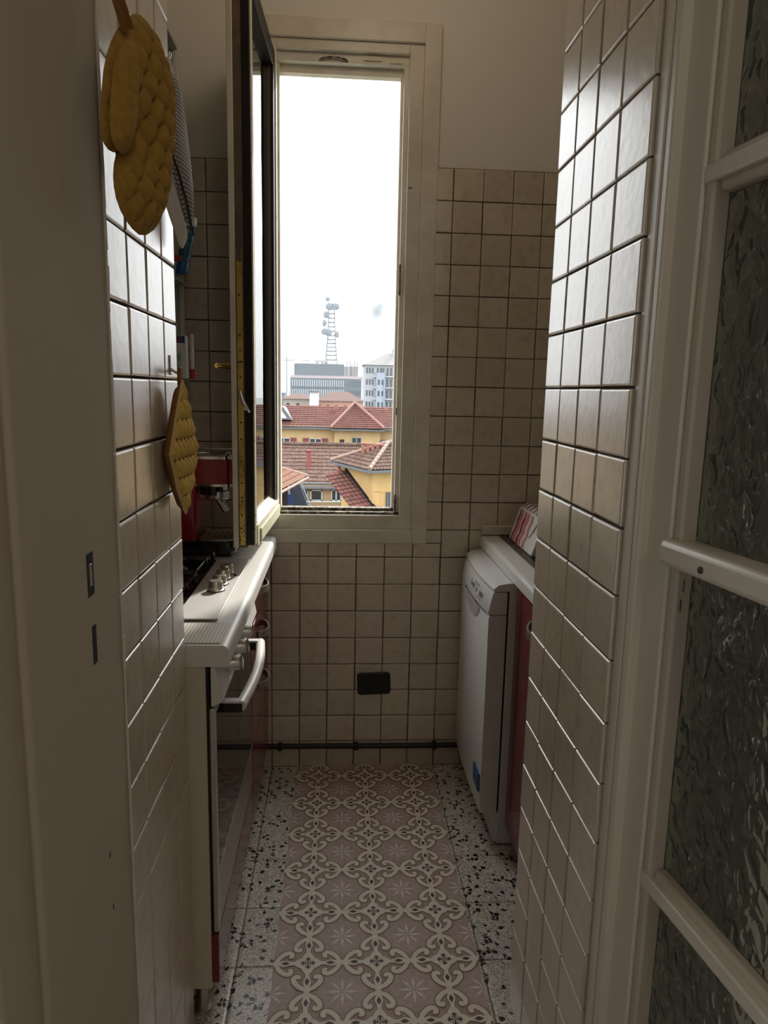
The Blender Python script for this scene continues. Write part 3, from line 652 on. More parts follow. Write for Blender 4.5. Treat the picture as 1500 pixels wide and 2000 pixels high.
def smooth_outline(pts, it=2):
    for _ in range(it):
        q = []
        for i in range(len(pts)):
            a, b = pts[i], pts[(i + 1) % len(pts)]; q += [(.75 * a[0] + .25 * b[0], .75 * a[1] + .25 * b[1]), (.25 * a[0] + .75 * b[0], .25 * a[1] + .75 * b[1])]
        pts = q
    return pts
def diamonds(s, k=1.0):
    def f(a, z):
        u = (a * .9 + z * .55) / s; v = (a * .9 - z * .55) / s
        return (abs(math.sin(PI * u)) * abs(math.sin(PI * v))) ** .45
    return f
mt = thing('oven_mitt', (-.03, .97, 1.57), 'mustard yellow quilted oven mitt hanging by its loop', 'oven mitt')
e = Vector((.038, .17, 0)).normalized(); nrm = Vector((e.y, -e.x, 0)); h0 = Vector((-.055, .87, 0))
def PM(a, z, d): return h0 + e * a + nrm * (d + .004) + Vector((0, 0, z))
outline = [(.132, 1.845), (.10, 1.822), (.070, 1.790), (.048, 1.753), (.036, 1.705), (.032, 1.672), (.043, 1.657), (.066, 1.658), (.086, 1.674), (.094, 1.690), (.078, 1.672), (.062, 1.652), (.056, 1.625), (.065, 1.599), (.09, 1.581), (.125, 1.573), (.172, 1.597), (.202, 1.647), (.216, 1.705), (.227, 1.766), (.213, 1.803), (.189, 1.830), (.165, 1.847)]
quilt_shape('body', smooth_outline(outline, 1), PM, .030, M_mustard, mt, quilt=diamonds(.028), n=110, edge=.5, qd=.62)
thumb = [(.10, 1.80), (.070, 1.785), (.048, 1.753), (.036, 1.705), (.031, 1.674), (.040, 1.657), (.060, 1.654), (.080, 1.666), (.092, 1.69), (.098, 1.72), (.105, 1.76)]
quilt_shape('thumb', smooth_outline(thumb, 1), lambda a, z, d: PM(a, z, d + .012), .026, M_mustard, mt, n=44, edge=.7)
def loop_pts(pts): return [tuple(Vector(p)) for p in pts]
g = G(); lp = [PM(.085, 1.80, .008), PM(.072, 1.83, .004), PM(.064, 1.86, .0), PM(.070, 1.865, .0), PM(.082, 1.84, .004), PM(.098, 1.81, .008)]
for k in range(len(lp) - 1):
    a, b = Vector(lp[k]), Vector(lp[k + 1]); w = nrm * .004 + e * .002
    g.add([a - w, a + w, b + w, b - w], [(0, 1, 2, 3)])
lo = obj('hanging_loop', g, M_brownlining, mt); sm = lo.modifiers.new('thick', 'SOLIDIFY'); sm.thickness = .003
def wall_hook(y, z, label):
    t = thing('wall_hook', (LX, y, z), label, 'hook')
    obj('plate', G().box(LX + .0014, LX + .004, y - .007, y + .007, z, z + .034), M_satin, t, bevel=.001)
    obj('prong', G().tube([(LX + .003, y, z + .010), (LX + .012, y, z + .004), (LX + .018, y, z + .008), (LX + .020, y, z + .016)], .0028, 8), M_satin, t, smooth=True)
    return t
wall_hook(.985, 1.855, 'metal hook carrying the yellow oven mitt')
wall_hook(1.30, 1.402, 'small metal hook carrying the yellow pot holder')
wall_hook(1.285, 1.905, 'small metal hook above the grey dotted cloth')
# pot holder: a square pad hung by its corner, turned slightly out from the wall
ph = thing('pot_holder', (-.04, 1.33, 1.15), 'yellow quilted square pot holder hanging by one corner', 'pot holder')
e2 = Vector((.063, .998, 0)).normalized(); n2 = Vector((e2.y, -e2.x, 0)); h2 = Vector((-.0455, 1.287, 0))
def PP(a, z, d): return h2 + e2 * a + n2 * d + Vector((0, 0, z))
dia = [(0, 1.392), (.047, 1.325), (.083, 1.268), (.048, 1.205), (0, 1.155), (-.047, 1.205), (-.083, 1.268), (-.047, 1.325)]
def cols(a, z):
    row = (z - 1.155) / .034; col_ = a / .023 + .35 * math.sin(row * 2)
    return (abs(math.sin(PI * row)) ** .5) * (abs(math.sin(PI * col_)) ** .55)
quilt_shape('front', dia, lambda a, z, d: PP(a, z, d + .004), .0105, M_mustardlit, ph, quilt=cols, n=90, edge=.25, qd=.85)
quilt_shape('lining', dia, lambda a, z, d: PP(a - .006, z, -d * .95 + .001), .015, M_brownlining, ph, n=30, edge=.3)
obj('piping', G().tube([PP(a, z, .004) for a, z in dia + dia[:1]], .0028, 8), M_piping, ph, smooth=True)
g = G().box(-.004, .004, -.012, .012, 0, .035).xf(lambda x, y, z: PP(y * .5, 1.386 + z * .8, x * .8))
obj('hanging_loop', g, M_brownlining, ph, bevel=.001)
# dotted cloth glove with white lining
dg = thing('dotted_pot_glove', (-.045, 1.3, 1.62), 'grey pot glove with white dots and pale lining at the wall end', 'pot glove')
e3 = Vector((.10, .995, 0)).normalized(); n3 = Vector((e3.y, -e3.x, 0)); h3 = Vector((-.050, 1.20, 0))
def PD(a, z, d): return h3 + e3 * a + n3 * d + Vector((0, 0, z))
shell = smooth_outline([(.055, 1.885), (.09, 1.885), (.115, 1.85), (.135, 1.81), (.158, 1.74), (.160, 1.69), (.150, 1.655), (.10, 1.70), (.05, 1.745), (.03, 1.79)], 1)
ob = quilt_shape('shell', shell, PD, .014, M_dotted, dg, n=44, edge=.5)
ul = ob.data.uv_layers.new(name='UVMap'); o0 = WO[ob.name]
for l in ob.data.loops:
    p = ob.data.vertices[l.vertex_index].co + o0; ul.data[l.index].uv = ((p - h3).dot(e3) / .0062, p.z / .0062)
quilt_shape('lining', smooth_outline([(.035, 1.80), (.10, 1.80), (.150, 1.70), (.158, 1.66), (.150, 1.628), (.130, 1.622), (.11, 1.635), (.06, 1.675), (.03, 1.70)], 1), lambda a, z, d: PD(a, z, d - .010), .012, M_cloth, dg, n=40, edge=.5, quilt=lambda a, z: .5 + .5 * math.sin((a * .8 + z) * 190), qd=.4)
obj('trim', G().tube([PD(.03, 1.765, .006), PD(.06, 1.735, .010), (PD(.105, 1.695, .010)), PD(.152, 1.650, .006)], .0022, 6), M_black, dg)
obj('hanging_loop', G().tube([PD(.072, 1.885, .0), PD(.074, 1.905, -.004), PD(.080, 1.912, -.006), PD(.084, 1.90, -.003), PD(.083, 1.885, 0)], .002, 6), M_cloth, dg)

# ------------------------------------------------------------------ right side units
RXF = .742
worktop('worktop', .740, XR, 1.395, D - .016, .842, .884, 'white worktop with sink edge above the dishwasher')
rc = thing('base_cabinet', (1.05, 1.66, 0), 'dark red base cabinet with a bowed silver handle beside the dishwasher', 'cabinet')
obj('body', G().box(.775, 1.34, 1.40, 1.935, .10, .838), M_cabwhite, rc)
rd = obj('door', G().box(.752, .774, 1.402, 1.935, .085, .828), M_red, rc, bevel=.002)
obj('plinth', G().box(.79, .80, 1.40, 1.935, 0, .10), M_red, rc)
pts = []; g = G(); w = .0095
for i in range(15):
    s = i / 14; pts.append((.752 - .034 * math.sin(PI * s) ** .6, 1.60 + .145 * s, .79 - .008 * math.sin(PI * s)))
for i in range(14):
    a, b = Vector(pts[i]), Vector(pts[i + 1]); t_ = (b - a).normalized(); nn = Vector((t_.y, -t_.x, 0)) * .003; Z = Vector((0, 0, w))
    g.add([a + nn + Z, a - nn + Z, a - nn - Z, a + nn - Z, b + nn + Z, b - nn + Z, b - nn - Z, b + nn - Z], [(0, 1, 5, 4), (1, 2, 6, 5), (2, 3, 7, 6), (3, 0, 4, 7), (0, 3, 2, 1), (4, 5, 6, 7)])
obj('handle', g, M_satin, rd, smooth=True, ang=35)

dw = thing('dishwasher', (1.0, 2.17, 0), 'slim white dishwasher with curved control panel and blue sticker', 'dishwasher')
Y0, Y1 = 1.950, 2.400; yc = (Y0 + Y1) / 2
def bow(y): return .012 * (1 - ((y - yc) / ((Y1 - Y0) / 2)) ** 2)        # front bulges towards the aisle
def bowed(prof, y0, y1, n=12):
    """prof: list of (x,z); bulge applied to the points flagged with third item"""
    g = G(); vs = []; m = len(prof)
    for i in range(n + 1):
        y = y0 + (y1 - y0) * i / n
        for (x, z, fl) in prof: vs.append((x - bow(y) * fl, y, z))
    fs = [(i * m + k, i * m + (k + 1) % m, (i + 1) * m + (k + 1) % m, (i + 1) * m + k) for i in range(n) for k in range(m)] + [tuple(range(m)), tuple(range(n * m, (n + 1) * m))[::-1]]
    return g.add(vs, fs)
obj('body', G().box(.735, 1.28, Y0 + .001, Y1 - .001, .085, .818), M_white, dw, bevel=.002)
obj('gap', G().box(.7285, .7355, Y0 + .004, Y1 - .004, .115, .816), M_rubber, dw)
tcv = obj('top_cover', bowed([(.752, .815, 0), (.690, .815, 1), (.6875, .822, 1), (.702, .834, 1), (.735, .8395, 0), (.752, .8395, 0)], Y0, Y1), M_white, dw, smooth=True, ang=35)
obj('top_board', G().box(.752, 1.28, Y0, Y1, .818, .838), M_white, dw)
pn = obj('control_panel', bowed([(.7285, .812, 0), (.688, .812, 1), (.6855, .805, 1), (.674, .752, 1), (.676, .745, 1), (.7285, .745, 0)], Y0, Y1), M_white, dw, smooth=True, ang=35)
obj('handle_recess', bowed([(.690, .7445, 0), (.676, .7445, 1), (.676, .742, 1), (.690, .742, 0)], Y0 + .03, Y1 - .03), M_print, pn)
dd = obj('door', bowed([(.7285, .742, 0), (.680, .742, .35), (.676, .736, .35), (.676, .118, .35), (.680, .113, .35), (.7285, .113, 0)], Y0, Y1), M_white, dw, smooth=True, ang=35)
g = G(); ring = []
for k in range(17):
    a = PI * k / 16; ring.append((math.cos(a), math.sin(a)))
vs = [(.6752 - bow(yc + .10 * c) * .35 - .0015 - .007 * max(0, 1 - s * 1.0), yc + .10 * c, .742 - .048 * s) for c, s in ring]; vs += [(.6752 - bow(yc + .10 * c) * .35 - .0005, yc + .115 * c, .742 - .062 * s) for c, s in ring]
g.add(vs, [(k, k + 1, 17 + k + 1, 17 + k) for k in range(16)] + [tuple(range(17))])
obj('grip', g, M_white, dd, smooth=True)
obj('sticker', G().box(.6695, .6742, 1.962, 2.040, .178, .234), M_blue, dd)
obj('sticker_print', G().box(.6690, .6696, 1.970, 2.015, .196, .199).box(.6690, .6696, 1.970, 2.03, .208, .211).box(.6690, .6696, 1.975, 2.02, .219, .224), M_bluepack, dd)
obj('kick_plate', G().box(.722, .742, Y0 + .004, Y1 - .004, .012, .110), M_white, dw, bevel=.002)
obj('kick_side', G().prism([(.735, Y0 + .002, .112), (.775, Y0 + .002, .112), (.79, Y0 + .002, .008), (.735, Y0 + .002, .008)], (0, .02, 0)), M_white, dw)
for fy_ in (Y0 + .05, Y1 - .05):
    for fx_ in (.77, 1.22): obj('foot', G().lathe((fx_, fy_, 0), (0, 0, 1), [(.018, 0), (.018, .012), (.008, .014), (.008, .09)], 12), M_rubber, dw)
# printed marks on the control panel
def panel_pt(y, t):      # t 0 bottom .. 1 top of the sloped face
    z = .752 + (.805 - .752) * t; x = .674 + (.6855 - .674) * t - bow(y)
    return Vector((x - .0006, y, z))
g = G()
def pquad(y0, y1, t0, t1): g.add([panel_pt(y0, t0), panel_pt(y1, t0), panel_pt(y1, t1), panel_pt(y0, t1)], [(0, 1, 2, 3)])
pquad(2.030, 2.070, .34, .62)
pquad(2.098, 2.112, .36, .58)
for k in range(5): pquad(2.035 + .012 * k, 2.041 + .012 * k, .18, .24)
pquad(2.02, 2.024, .5, .58); pquad(2.012, 2.016, .3, .38)
for k in range(6): pquad(2.085 + .010 * k, 2.092 + .010 * k, .78, .84)
pquad(2.365, 2.371, .40, .60)
for (yy, t0) in ((2.05, .72), (2.075, .70), (2.10, .70)): pquad(yy, yy + .010, t0, t0 + .04)
obj('panel_print', g, M_print, pn)['kind'] = 'stuff'
cu = bpy.data.curves.new('brand_lettering', 'FONT'); cu.body = 'Candy'; cu.size = .026; cu.shear = .3; cu.extrude = .0002; cu.align_x = 'CENTER'
to = bpy.data.objects.new('brand_lettering', cu); COL.objects.link(to); cu.materials.append(M_print); to.parent = pn
ctr = panel_pt(2.165, .42) + Vector((-.0004, 0, 0)); to.location = ctr - WO[pn.name]
xa = Vector((0, -1, 0)); ya = (panel_pt(2.165, 1) - panel_pt(2.165, 0)).normalized(); za = xa.cross(ya); rot_ = Matrix((xa, ya, za)).transposed().to_euler()
bpy.context.view_layer.update(); lm = bpy.data.meshes.new_from_object(to); bpy.data.objects.remove(to)
to = bpy.data.objects.new('brand_lettering', lm); COL.objects.link(to); to.parent = pn; to.location = ctr - WO[pn.name]; to.rotation_euler = rot_; to['kind'] = 'stuff'

# sink rim, black tray and patterned paper box on the right worktop
sk = thing('sink_edge', (.85, 2.1, .884), 'dark brown metal rim of the sink set in the right worktop', 'sink')
obj('rim', G().box(.802, .822, 1.62, 2.41, .8842, .8885), M_darkmetal, sk, bevel=.001)
obj('rim', G().box(1.24, 1.26, 1.62, 2.41, .8842, .8885), M_darkmetal, sk, bevel=.001)
obj('basin_cover', G().box(.822, 1.24, 1.62, 2.41, .8842, .8865), M_blackgloss, sk)
pb = thing('paper_box', (.92, 2.22, .8866), 'white paper box with pink and red brush strokes beside the sink', 'box')
pz = .8867
prof = [(.828, pz), (.862, pz + .108), (.885, pz + .125), (1.02, pz + .125), (1.03, pz)]
bx = obj('box', G().prism([(x, 2.085, z) for x, z in prof], (0, .29, 0)), M_card, pb, bevel=.004)
def stroke(name, m, path, w):
    """path: (y,t) along the slanted left face, t 0 bottom .. 1 top"""
    g = G()
    def q(y, t): return Vector((.828 + .034 * t - .0012, y, pz + .108 * t))
    for i in range(len(path) - 1):
        (ya_, ta), (yb, tb_) = path[i], path[i + 1]; wa = w * (.6 + .8 * random.random())
        g.add([q(ya_ - wa, ta), q(ya_ + wa, ta), q(yb + wa * .8, tb_), q(yb - wa * .8, tb_)], [(0, 1, 2, 3)])
    o = obj(name, g, m, bx); o.modifiers.new('t', 'SOLIDIFY').thickness = .0004; return o
for yb, m, w in ((2.34, M_darkred, .008), (2.315, M_pink, .012), (2.275, M_darkred, .011), (2.245, M_pink, .014), (2.195, M_pink, .010), (2.165, M_mauveprint, .006)):
    stroke('brush_stroke', m, [(yb, .02), (yb + .008, .2), (yb - .006, .4), (yb + .006, .62), (yb - .004, .82), (yb + .004, .99)] if m is not M_mauveprint else [(yb, .4), (yb - .02, .6), (yb - .03, .8), (yb - .045, .92)], w)
g = G()
for k in range(7):
    y_ = 2.10 + .04 * k; g.add([Vector((.868, y_, pz + .1135)), Vector((.868, y_ + .016, pz + .1135)), Vector((1.0, y_ + .03, pz + .1262)), Vector((1.0, y_ + .012, pz + .1262)), Vector((.886, y_ + .018, pz + .1262)), Vector((.886, y_ + .002, pz + .1262))], [(0, 1, 4, 5), (5, 4, 2, 3)])
obj('top_stripes', g, M_mauveprint, bx)

# ------------------------------------------------------------------ rug
RX0, RX1, RY0, RY1 = .0905, .5915, .80, 2.442
P_ = (RX1 - RX0) / 3
rug = thing('runner_rug', (.341, 1.6, 0), 'pink and beige printed runner with a cement tile pattern on the floor', 'rug')
M_rfield = mat('rug_dusty_brown', (.43, .315, .26), .55, col2=(.37, .27, .22), nscale=60)
M_rpatch = mat('rug_mauve', (.47, .365, .325), .55, col2=(.41, .315, .28), nscale=80)
M_rband = mat('rug_brown_band', (.25, .165, .125), .55)
M_rcream = mat('rug_cream', (.76, .70, .59), .55, col2=(.70, .64, .53), nscale=90)
M_rdark = mat('rug_dark_plum', (.075, .05, .05), .55)
M_rstar = mat('rug_pale_star', (.72, .66, .61), .55, col2=(.60, .53, .48), nscale=200)
obj('backing', G().box(RX0, RX1, RY0, RY1, .0002, .0028), M_rfield, rug)
layers = {k: G() for k in ('patch', 'band', 'cream', 'dark', 'star')}
def rib(path, ws, ex=0):
    out = []
    n = len(path)
    for i, p in enumerate(path):
        a = Vector(path[max(0, i - 1)]); b = Vector(path[min(n - 1, i + 1)]); t_ = (b - a).normalized(); nn = Vector((-t_.y, t_.x)); w = ws[i] / 2 + ex
        out.append((Vector(p) + nn * w, Vector(p) - nn * w))
    return [(out[i][0], out[i + 1][0], out[i + 1][1], out[i][1]) for i in range(n - 1)]
def disc(c, r, n=14, rx=1, ry=1): return [tuple(Vector((c[0] + r * rx * math.cos(2 * PI * k / n), c[1] + r * ry * math.sin(2 * PI * k / n))) for k in range(n))]
def cat_(pts, n=4):
    out = []
    for i in range(len(pts) - 1):
        p0, p1, p2, p3 = [Vector(pts[max(0, min(len(pts) - 1, i + q))]) for q in (-1, 0, 1, 2)]
        for k in range(n):
            t = k / n; out.append(tuple(.5 * ((2 * p1) + (-p0 + p2) * t + (2 * p0 - 5 * p1 + 4 * p2 - p3) * t * t + (-p0 + 3 * p1 - 3 * p2 + p3) * t ** 3)))
    return out + [tuple(pts[-1])]
arc = cat_([(.50, .012), (.455, .035), (.415, .105), (.345, .170), (.280, .192), (.236, .170), (.228, .128), (.255, .112), (.270, .130)])
na = len(arc); aw = [(.040 + .034 * math.sin(PI * min(1, i / (na * .75))) if i < na * .72 else .052 - .012 * (i - na * .72) / (na * .28)) for i in range(na)]
neck = cat_([(.10, 0), (.17, 0), (.21, 0), (.27, 0), (.34, 0), (.42, 0), (.50, 0)]); nw = [.20 - .12 * min(1, i / 5) if i < 6 else .06 + .06 * math.exp(-((p[0] - .34) / .06) ** 2) for i, p in enumerate(neck)]
def motif(ex):
    q = []
    for sgn in (1, -1):
        q += rib([(a, b * sgn) for a, b in arc], aw, ex); q += disc((.250, .142 * sgn), .026 + ex, 12)
    q += rib(neck, nw, ex * .8)
    allq = []
    for k in range(4):
        c, s = (1, 0, -1, 0)[k], (0, 1, 0, -1)[k]
        allq += [tuple(Vector((v[0] * c - v[1] * s, v[0] * s + v[1] * c)) for v in f) for f in q]
    sq = [Vector(((.150 + ex) * math.cos(a) * (1 + .16 * math.cos(4 * a)), (.150 + ex) * math.sin(a) * (1 + .16 * math.cos(4 * a)))) for a in [2 * PI * k / 32 for k in range(32)]]
    allq.append(tuple(sq)); return allq
band_q, cream_q = motif(.020), motif(0)
dark_q = []
for k in range(4):
    c, s = (1, 0, -1, 0)[k], (0, 1, 0, -1)[k]
    R_ = lambda x, y: Vector((x * c - y * s, x * s + y * c))
    dark_q.append((R_(.006, -.006), R_(.006, .006), R_(.070, .020), R_(.070, -.020)))
    dark_q.append((R_(.060, -.042), R_(.066, -.012), R_(.066, .012), R_(.060, .042), R_(.085, .028), R_(.105, 0), R_(.085, -.028)))
    dark_q.append((R_(.27, -.006), R_(.27, .006), R_(.318, .032), R_(.345, .026), R_(.390, 0), R_(.345, -.026), R_(.318, -.032)))
    dark_q.append((R_(.022, .026), R_(.040, .026), R_(.050, .046), R_(.046, .050), R_(.026, .040)))
def quarter(sx_, sy_):
    pts = [(sx_ * .5, sy_ * .5)] + [(sx_ * (.5 - .34 * math.cos(a)), sy_ * (.5 - .34 * math.sin(a))) for a in [PI / 2 * k / 8 for k in range(9)]]
    st = []
    def leaf(ang, r0_, r1_, w):
        d = Vector((math.cos(ang), math.sin(ang))); nn = Vector((-d.y, d.x)); return [d * r0_, d * (r1_ * .55) + nn * w, d * r1_, d * (r1_ * .55) - nn * w]
    half = lambda ang, sg: [Vector((0, 0)), Vector((math.cos(ang), math.sin(ang))) * .235, Vector((math.cos(ang), math.sin(ang))) * .11 + Vector((abs(math.sin(ang)), abs(math.cos(ang)))) * .022]
    for f in ([v for v in leaf(PI / 4, .02, .235, .020)], half(0, 1), half(PI / 2, 1)):
        st.append(tuple(Vector((sx_ * (.5 - v.x), sy_ * (.5 - v.y))) for v in f))
    return [tuple(Vector(p) for p in pts)], st
corners = [quarter(a, b) for a in (-1, 1) for b in (-1, 1)]
ZL = {'patch': .0030, 'band': .0034, 'star': .0032, 'cream': .0040, 'dark': .0046}
def stamp(key, polys, cx_, cy_):
    for fi, f in enumerate(polys):
        vs = [(cx_ + v[0] * P_, cy_ + v[1] * P_ * 1.012, ZL[key] + fi * 8e-7) for v in f]
        vs = [(min(max(x, RX0), RX1), min(max(y, RY0), RY1), z) for x, y, z in vs]
        layers[key].add(vs, [tuple(range(len(vs)))])
for i in range(3):
    for j in range(11):
        cx_, cy_ = RX0 + P_ * (i + .5), 2.358 - .1690 * j
        if cy_ < RY0 - .09: continue
        for pq, sq in corners: stamp('patch', pq, cx_, cy_); stamp('star', sq, cx_, cy_)
        stamp('band', band_q, cx_, cy_); stamp('cream', cream_q, cx_, cy_); stamp('dark', dark_q, cx_, cy_)
for k, nm, m in (('patch', 'mauve_print', M_rpatch), ('band', 'brown_outline_print', M_rband), ('star', 'star_print', M_rstar), ('cream', 'cream_scroll_print', M_rcream), ('dark', 'dark_cross_print', M_rdark)):
    o = obj(nm, layers[k], m, rug); o['kind'] = 'stuff'
    me = o.data; bm = bmesh.new(); bm.from_mesh(me)
    for f in bm.faces:
        if f.normal.z < 0: f.normal_flip()
    bm.to_mesh(me); bm.free()

# ------------------------------------------------------------------ door frame and glazed door
tl = root('trim_1', (-.2, .6, 0)); tl['label'] = 'cream door frame with lock holes at the left of the passage'
def fb(name, par, m, *b, bevel=.003):
    g = G()
    for q in b: g.box(*q)
    return obj(name, g, m, par, bevel=bevel)
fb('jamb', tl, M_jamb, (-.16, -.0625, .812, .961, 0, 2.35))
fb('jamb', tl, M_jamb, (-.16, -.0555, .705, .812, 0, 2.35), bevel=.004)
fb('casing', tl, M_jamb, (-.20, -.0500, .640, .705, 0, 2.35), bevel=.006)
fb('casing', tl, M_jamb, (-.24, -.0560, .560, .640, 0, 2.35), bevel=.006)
fb('lock_hole', tl, M_rubber, (-.0635, -.0620, .839, .861, 1.128, 1.182), bevel=.001)
fb('strike_plate', tl, M_satin, (-.0632, -.0617, .846, .855, 1.140, 1.168), bevel=.001)
fb('lock_hole', tl, M_rubber, (-.0635, -.0620, .846, .860, 1.040, 1.090), bevel=.001)
for y, z, s in ((.868, .760, .004), (.872, .68, .003), (.884, .445, .007)): fb('chip', tl, M_dirt, (-.0635, -.0621, y, y + s, z, z + s * 2.4), bevel=0)
g = G(); zz = 0
while zz < 2.34:
    r_ = random.uniform(.0012, .0028); h_ = random.uniform(.02, .06); g.tube([(LX + .0042, .9618, zz), (LX + .0042 + random.uniform(-.0006, .0006), .9618, zz + h_ + .004)], r_, 6, caps=True); zz += h_
obj('plaster_bead', g, M_plaster, tl)
slab('wall_hall_front_left', M_plaster, (-1.6, -.16, .70, .962, 0, CEIL))
tr_ = root('trim_2', (.7, .93, 0)); tr_['label'] = 'cream door frame at the right of the passage'
fb('jamb', tr_, M_paint, (RX + .004, .80, .945, .971, 0, 2.35), bevel=.002)
fb('jamb', tr_, M_paint, (RX + .006, .80, .925, .945, 0, 2.35), bevel=.004)
slab('wall_hall_front_right', M_plaster, (.80, 2.2, .80, .972, 0, CEIL))

door = root('door_1', (.75, .6, 0)); door['label'] = 'cream door with hammered glass panes standing open'
DA = math.radians(8.3); DH = Vector((.660, .940, 0)); DT = Vector((math.sin(DA), -math.cos(DA), 0)); DN = Vector((math.cos(DA), math.sin(DA), 0))
def dxf(s, n, z): return tuple(DH + DT * s + DN * n + Vector((0, 0, z)))
def dp(name, m, *b, bevel=.003):
    g = G()
    for q in b: g.box(*q)
    return obj(name, g.xf(dxf), m, door, bevel=bevel)
DWID = .74
dp('stile', M_paint, (0, .064, 0, .042, .01, 2.2)); dp('stile', M_paint, (DWID - .09, DWID, 0, .042, .01, 2.2))
dp('stile_edge', M_jamb, (.064, .0805, .004, .042, .01, 2.2), bevel=.004)
dp('rail', M_paint, (.064, DWID - .09, 0, .042, .01, .14)); dp('rail', M_paint, (.064, DWID - .09, 0, .042, 2.09, 2.2))
dp('glazing_bar', M_paint, (.064, DWID - .09, .001, .040, .698, .720)); dp('glazing_bar', M_paint, (.064, DWID - .09, .001, .040, 1.634, 1.656))
for z in (.698, 1.634): dp('bead', M_jamb, (.0805, DWID - .09, .012, .034, z - .012, z + .034), bevel=.005)
# protective middle rail
mr_ = dp('middle_rail', M_paint, (.060, DWID - .09, -.014, .040, 1.166, 1.200), bevel=.008)
obj('screw', G().lathe(dxf(.150, -.014, 1.180), -DN, [(.0045, 0), (.0045, .002), (.002, .003)], 12), M_darkmetal, mr_, smooth=True)
for z0, z1 in ((.14, .700), (.718, 1.17), (1.196, 1.636), (1.654, 2.09)):
    dp('pane', M_ripple, (.078, DWID - .09, .026, .030, z0 - .004, z1 + .004), bevel=0)
for z in (1.16, 1.10, .96): pass
g = G()
for z, s in ((1.145, .095), (1.118, .092)): g.box(s, s + .003, .0035, .0042, z - .008, z + .008)
obj('paint_scratch', g.xf(dxf), M_dirt, door)

# ------------------------------------------------------------------ unseen ceiling lamps added as warm fill (above the frame)
def added_ceiling_lamp(x, y, power, label, col=(1, .80, .58), r=.13):
    t = thing('added_ceiling_lamp', (x, y, CEIL - .10), label, 'lamp')
    obj('base', G().lathe((x, y, CEIL - .02), (0, 0, 1), [(r * .5, 0), (r * .55, .0195)], 24), M_white, t, smooth=True)
    M_shade = mat('added_lampshade', (.85, .82, .76), .4)
    obj('shade', G().lathe((x, y, CEIL - .10), (0, 0, 1), [(r * .5, .0), (r * .85, .02), (r, .05), (r * .9, .08)], 24), M_shade, t, smooth=True)
    l = bpy.data.lights.new('fill_bulb', 'POINT'); l.energy = power; l.color = col; l.shadow_soft_size = .12
    lo_ = bpy.data.objects.new('fill_bulb', l); COL.objects.link(lo_); lo_.location = (x, y, CEIL - .26)
    return t
added_ceiling_lamp(.35, 1.75, 2.2, 'unseen ceiling lamp added to brighten the kitchen')
added_ceiling_lamp(.75, -1.2, 6.5, 'unseen ceiling lamp added as fill from the hallway', col=(1, .88, .72))
#@@OUTSIDE
# ------------------------------------------------------------------ the town outside
GZ = -19.0
M_ground = mat('street_ground', (.16, .16, .15), .9, col2=(.11, .13, .09), nscale=.05)
gr = obj('ground', G().box(-700, 900, 4, 1500, GZ - .5, GZ), M_ground); gr['kind'] = 'structure'; gr['label'] = 'distant town ground below the window'
M_rooftile_brown = mat('brown_clay_roof_tile', (.066, .040, .033), .9, spec=.1, col2=(.12, .08, .062), nscale=5, nlo=.35, nhi=.7, detail=6)
M_rooftile_red = mat('red_clay_roof_tile', (.105, .045, .037), .9, spec=.1, col2=(.078, .038, .032), nscale=1.2, detail=6)
M_rooftile_orange = mat('orange_clay_roof_tile', (.15, .078, .053), .9, spec=.1, col2=(.11, .065, .048), nscale=4, detail=6)
M_rooftile_far = mat('faded_pink_roof_tile', (.085, .055, .048), .9, spec=.1)
M_yellow = mat('bright_yellow_stucco', (.37, .245, .10), .9, col2=(.33, .22, .09), nscale=1.5)
M_ochre = mat('pale_ochre_stucco', (.36, .25, .125), .9, col2=(.32, .22, .11), nscale=.8)
M_salmon = mat('salmon_stucco', (.33, .19, .14), .9)
M_palegrey = mat('pale_grey_render', (.26, .27, .29), .9)
M_paleblue = mat('pale_blue_render', (.24, .27, .34), .9)
M_officedark = mat('dark_grey_cladding', (.045, .055, .06), .6)
M_officelight = mat('beige_cladding', (.25, .22, .19), .8)
M_glassdark = mat('dark_window_glass', (.03, .035, .04), .15)
M_zinc = mat('grey_zinc', (.085, .095, .105), .6, .2)
M_shutter = mat('dark_red_shutter', (.115, .018, .02), .6)
M_whiteframe = mat('white_window_frame', (.40, .41, .42), .6)
M_chim = mat('terracotta_chimney', (.24, .10, .07), .9)
M_redvent = mat('red_vent_pipe', (.19, .045, .04), .7)
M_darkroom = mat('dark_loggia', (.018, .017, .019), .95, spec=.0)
M_steelgrey = mat('grey_lattice_steel', (.07, .075, .08), .6)
M_dish = mat('grey_dish', (.10, .115, .13), .7)

def tiled(p00, p10, p01, p11, rows, cols, wave=.03, step=.04, seg=4):
    """tiled roof patch: s runs along the eave, t up the slope; stepped rows and rolled columns"""
    p00, p10, p01, p11 = map(Vector, (p00, p10, p01, p11)); n = (p10 - p00).cross(p01 - p00)
    if n.length < 1e-9: n = (p11 - p00).cross(p01 - p00)
    n.normalize()
    if n.z < 0: n = -n
    g = G(); W = cols * seg + 1; vs = []; fs = []
    for r in range(rows):
        for e_ in (0, 1):
            t = (r + e_) / rows
            for c in range(W):
                s = c / (W - 1); p = p00 * (1 - s) * (1 - t) + p10 * s * (1 - t) + p01 * (1 - s) * t + p11 * s * t
                vs.append(p + n * (wave * (.5 + .5 * math.cos(2 * PI * c / seg)) + step * (1 - e_)))
    for r in range(rows):
        b = r * 2 * W
        for c in range(W - 1): fs.append((b + c, b + c + 1, b + W + c + 1, b + W + c))
        if r < rows - 1:
            for c in range(W - 1): fs.append((b + W + c, b + W + c + 1, b + 2 * W + c + 1, b + 2 * W + c))
    return g.add(vs, fs)
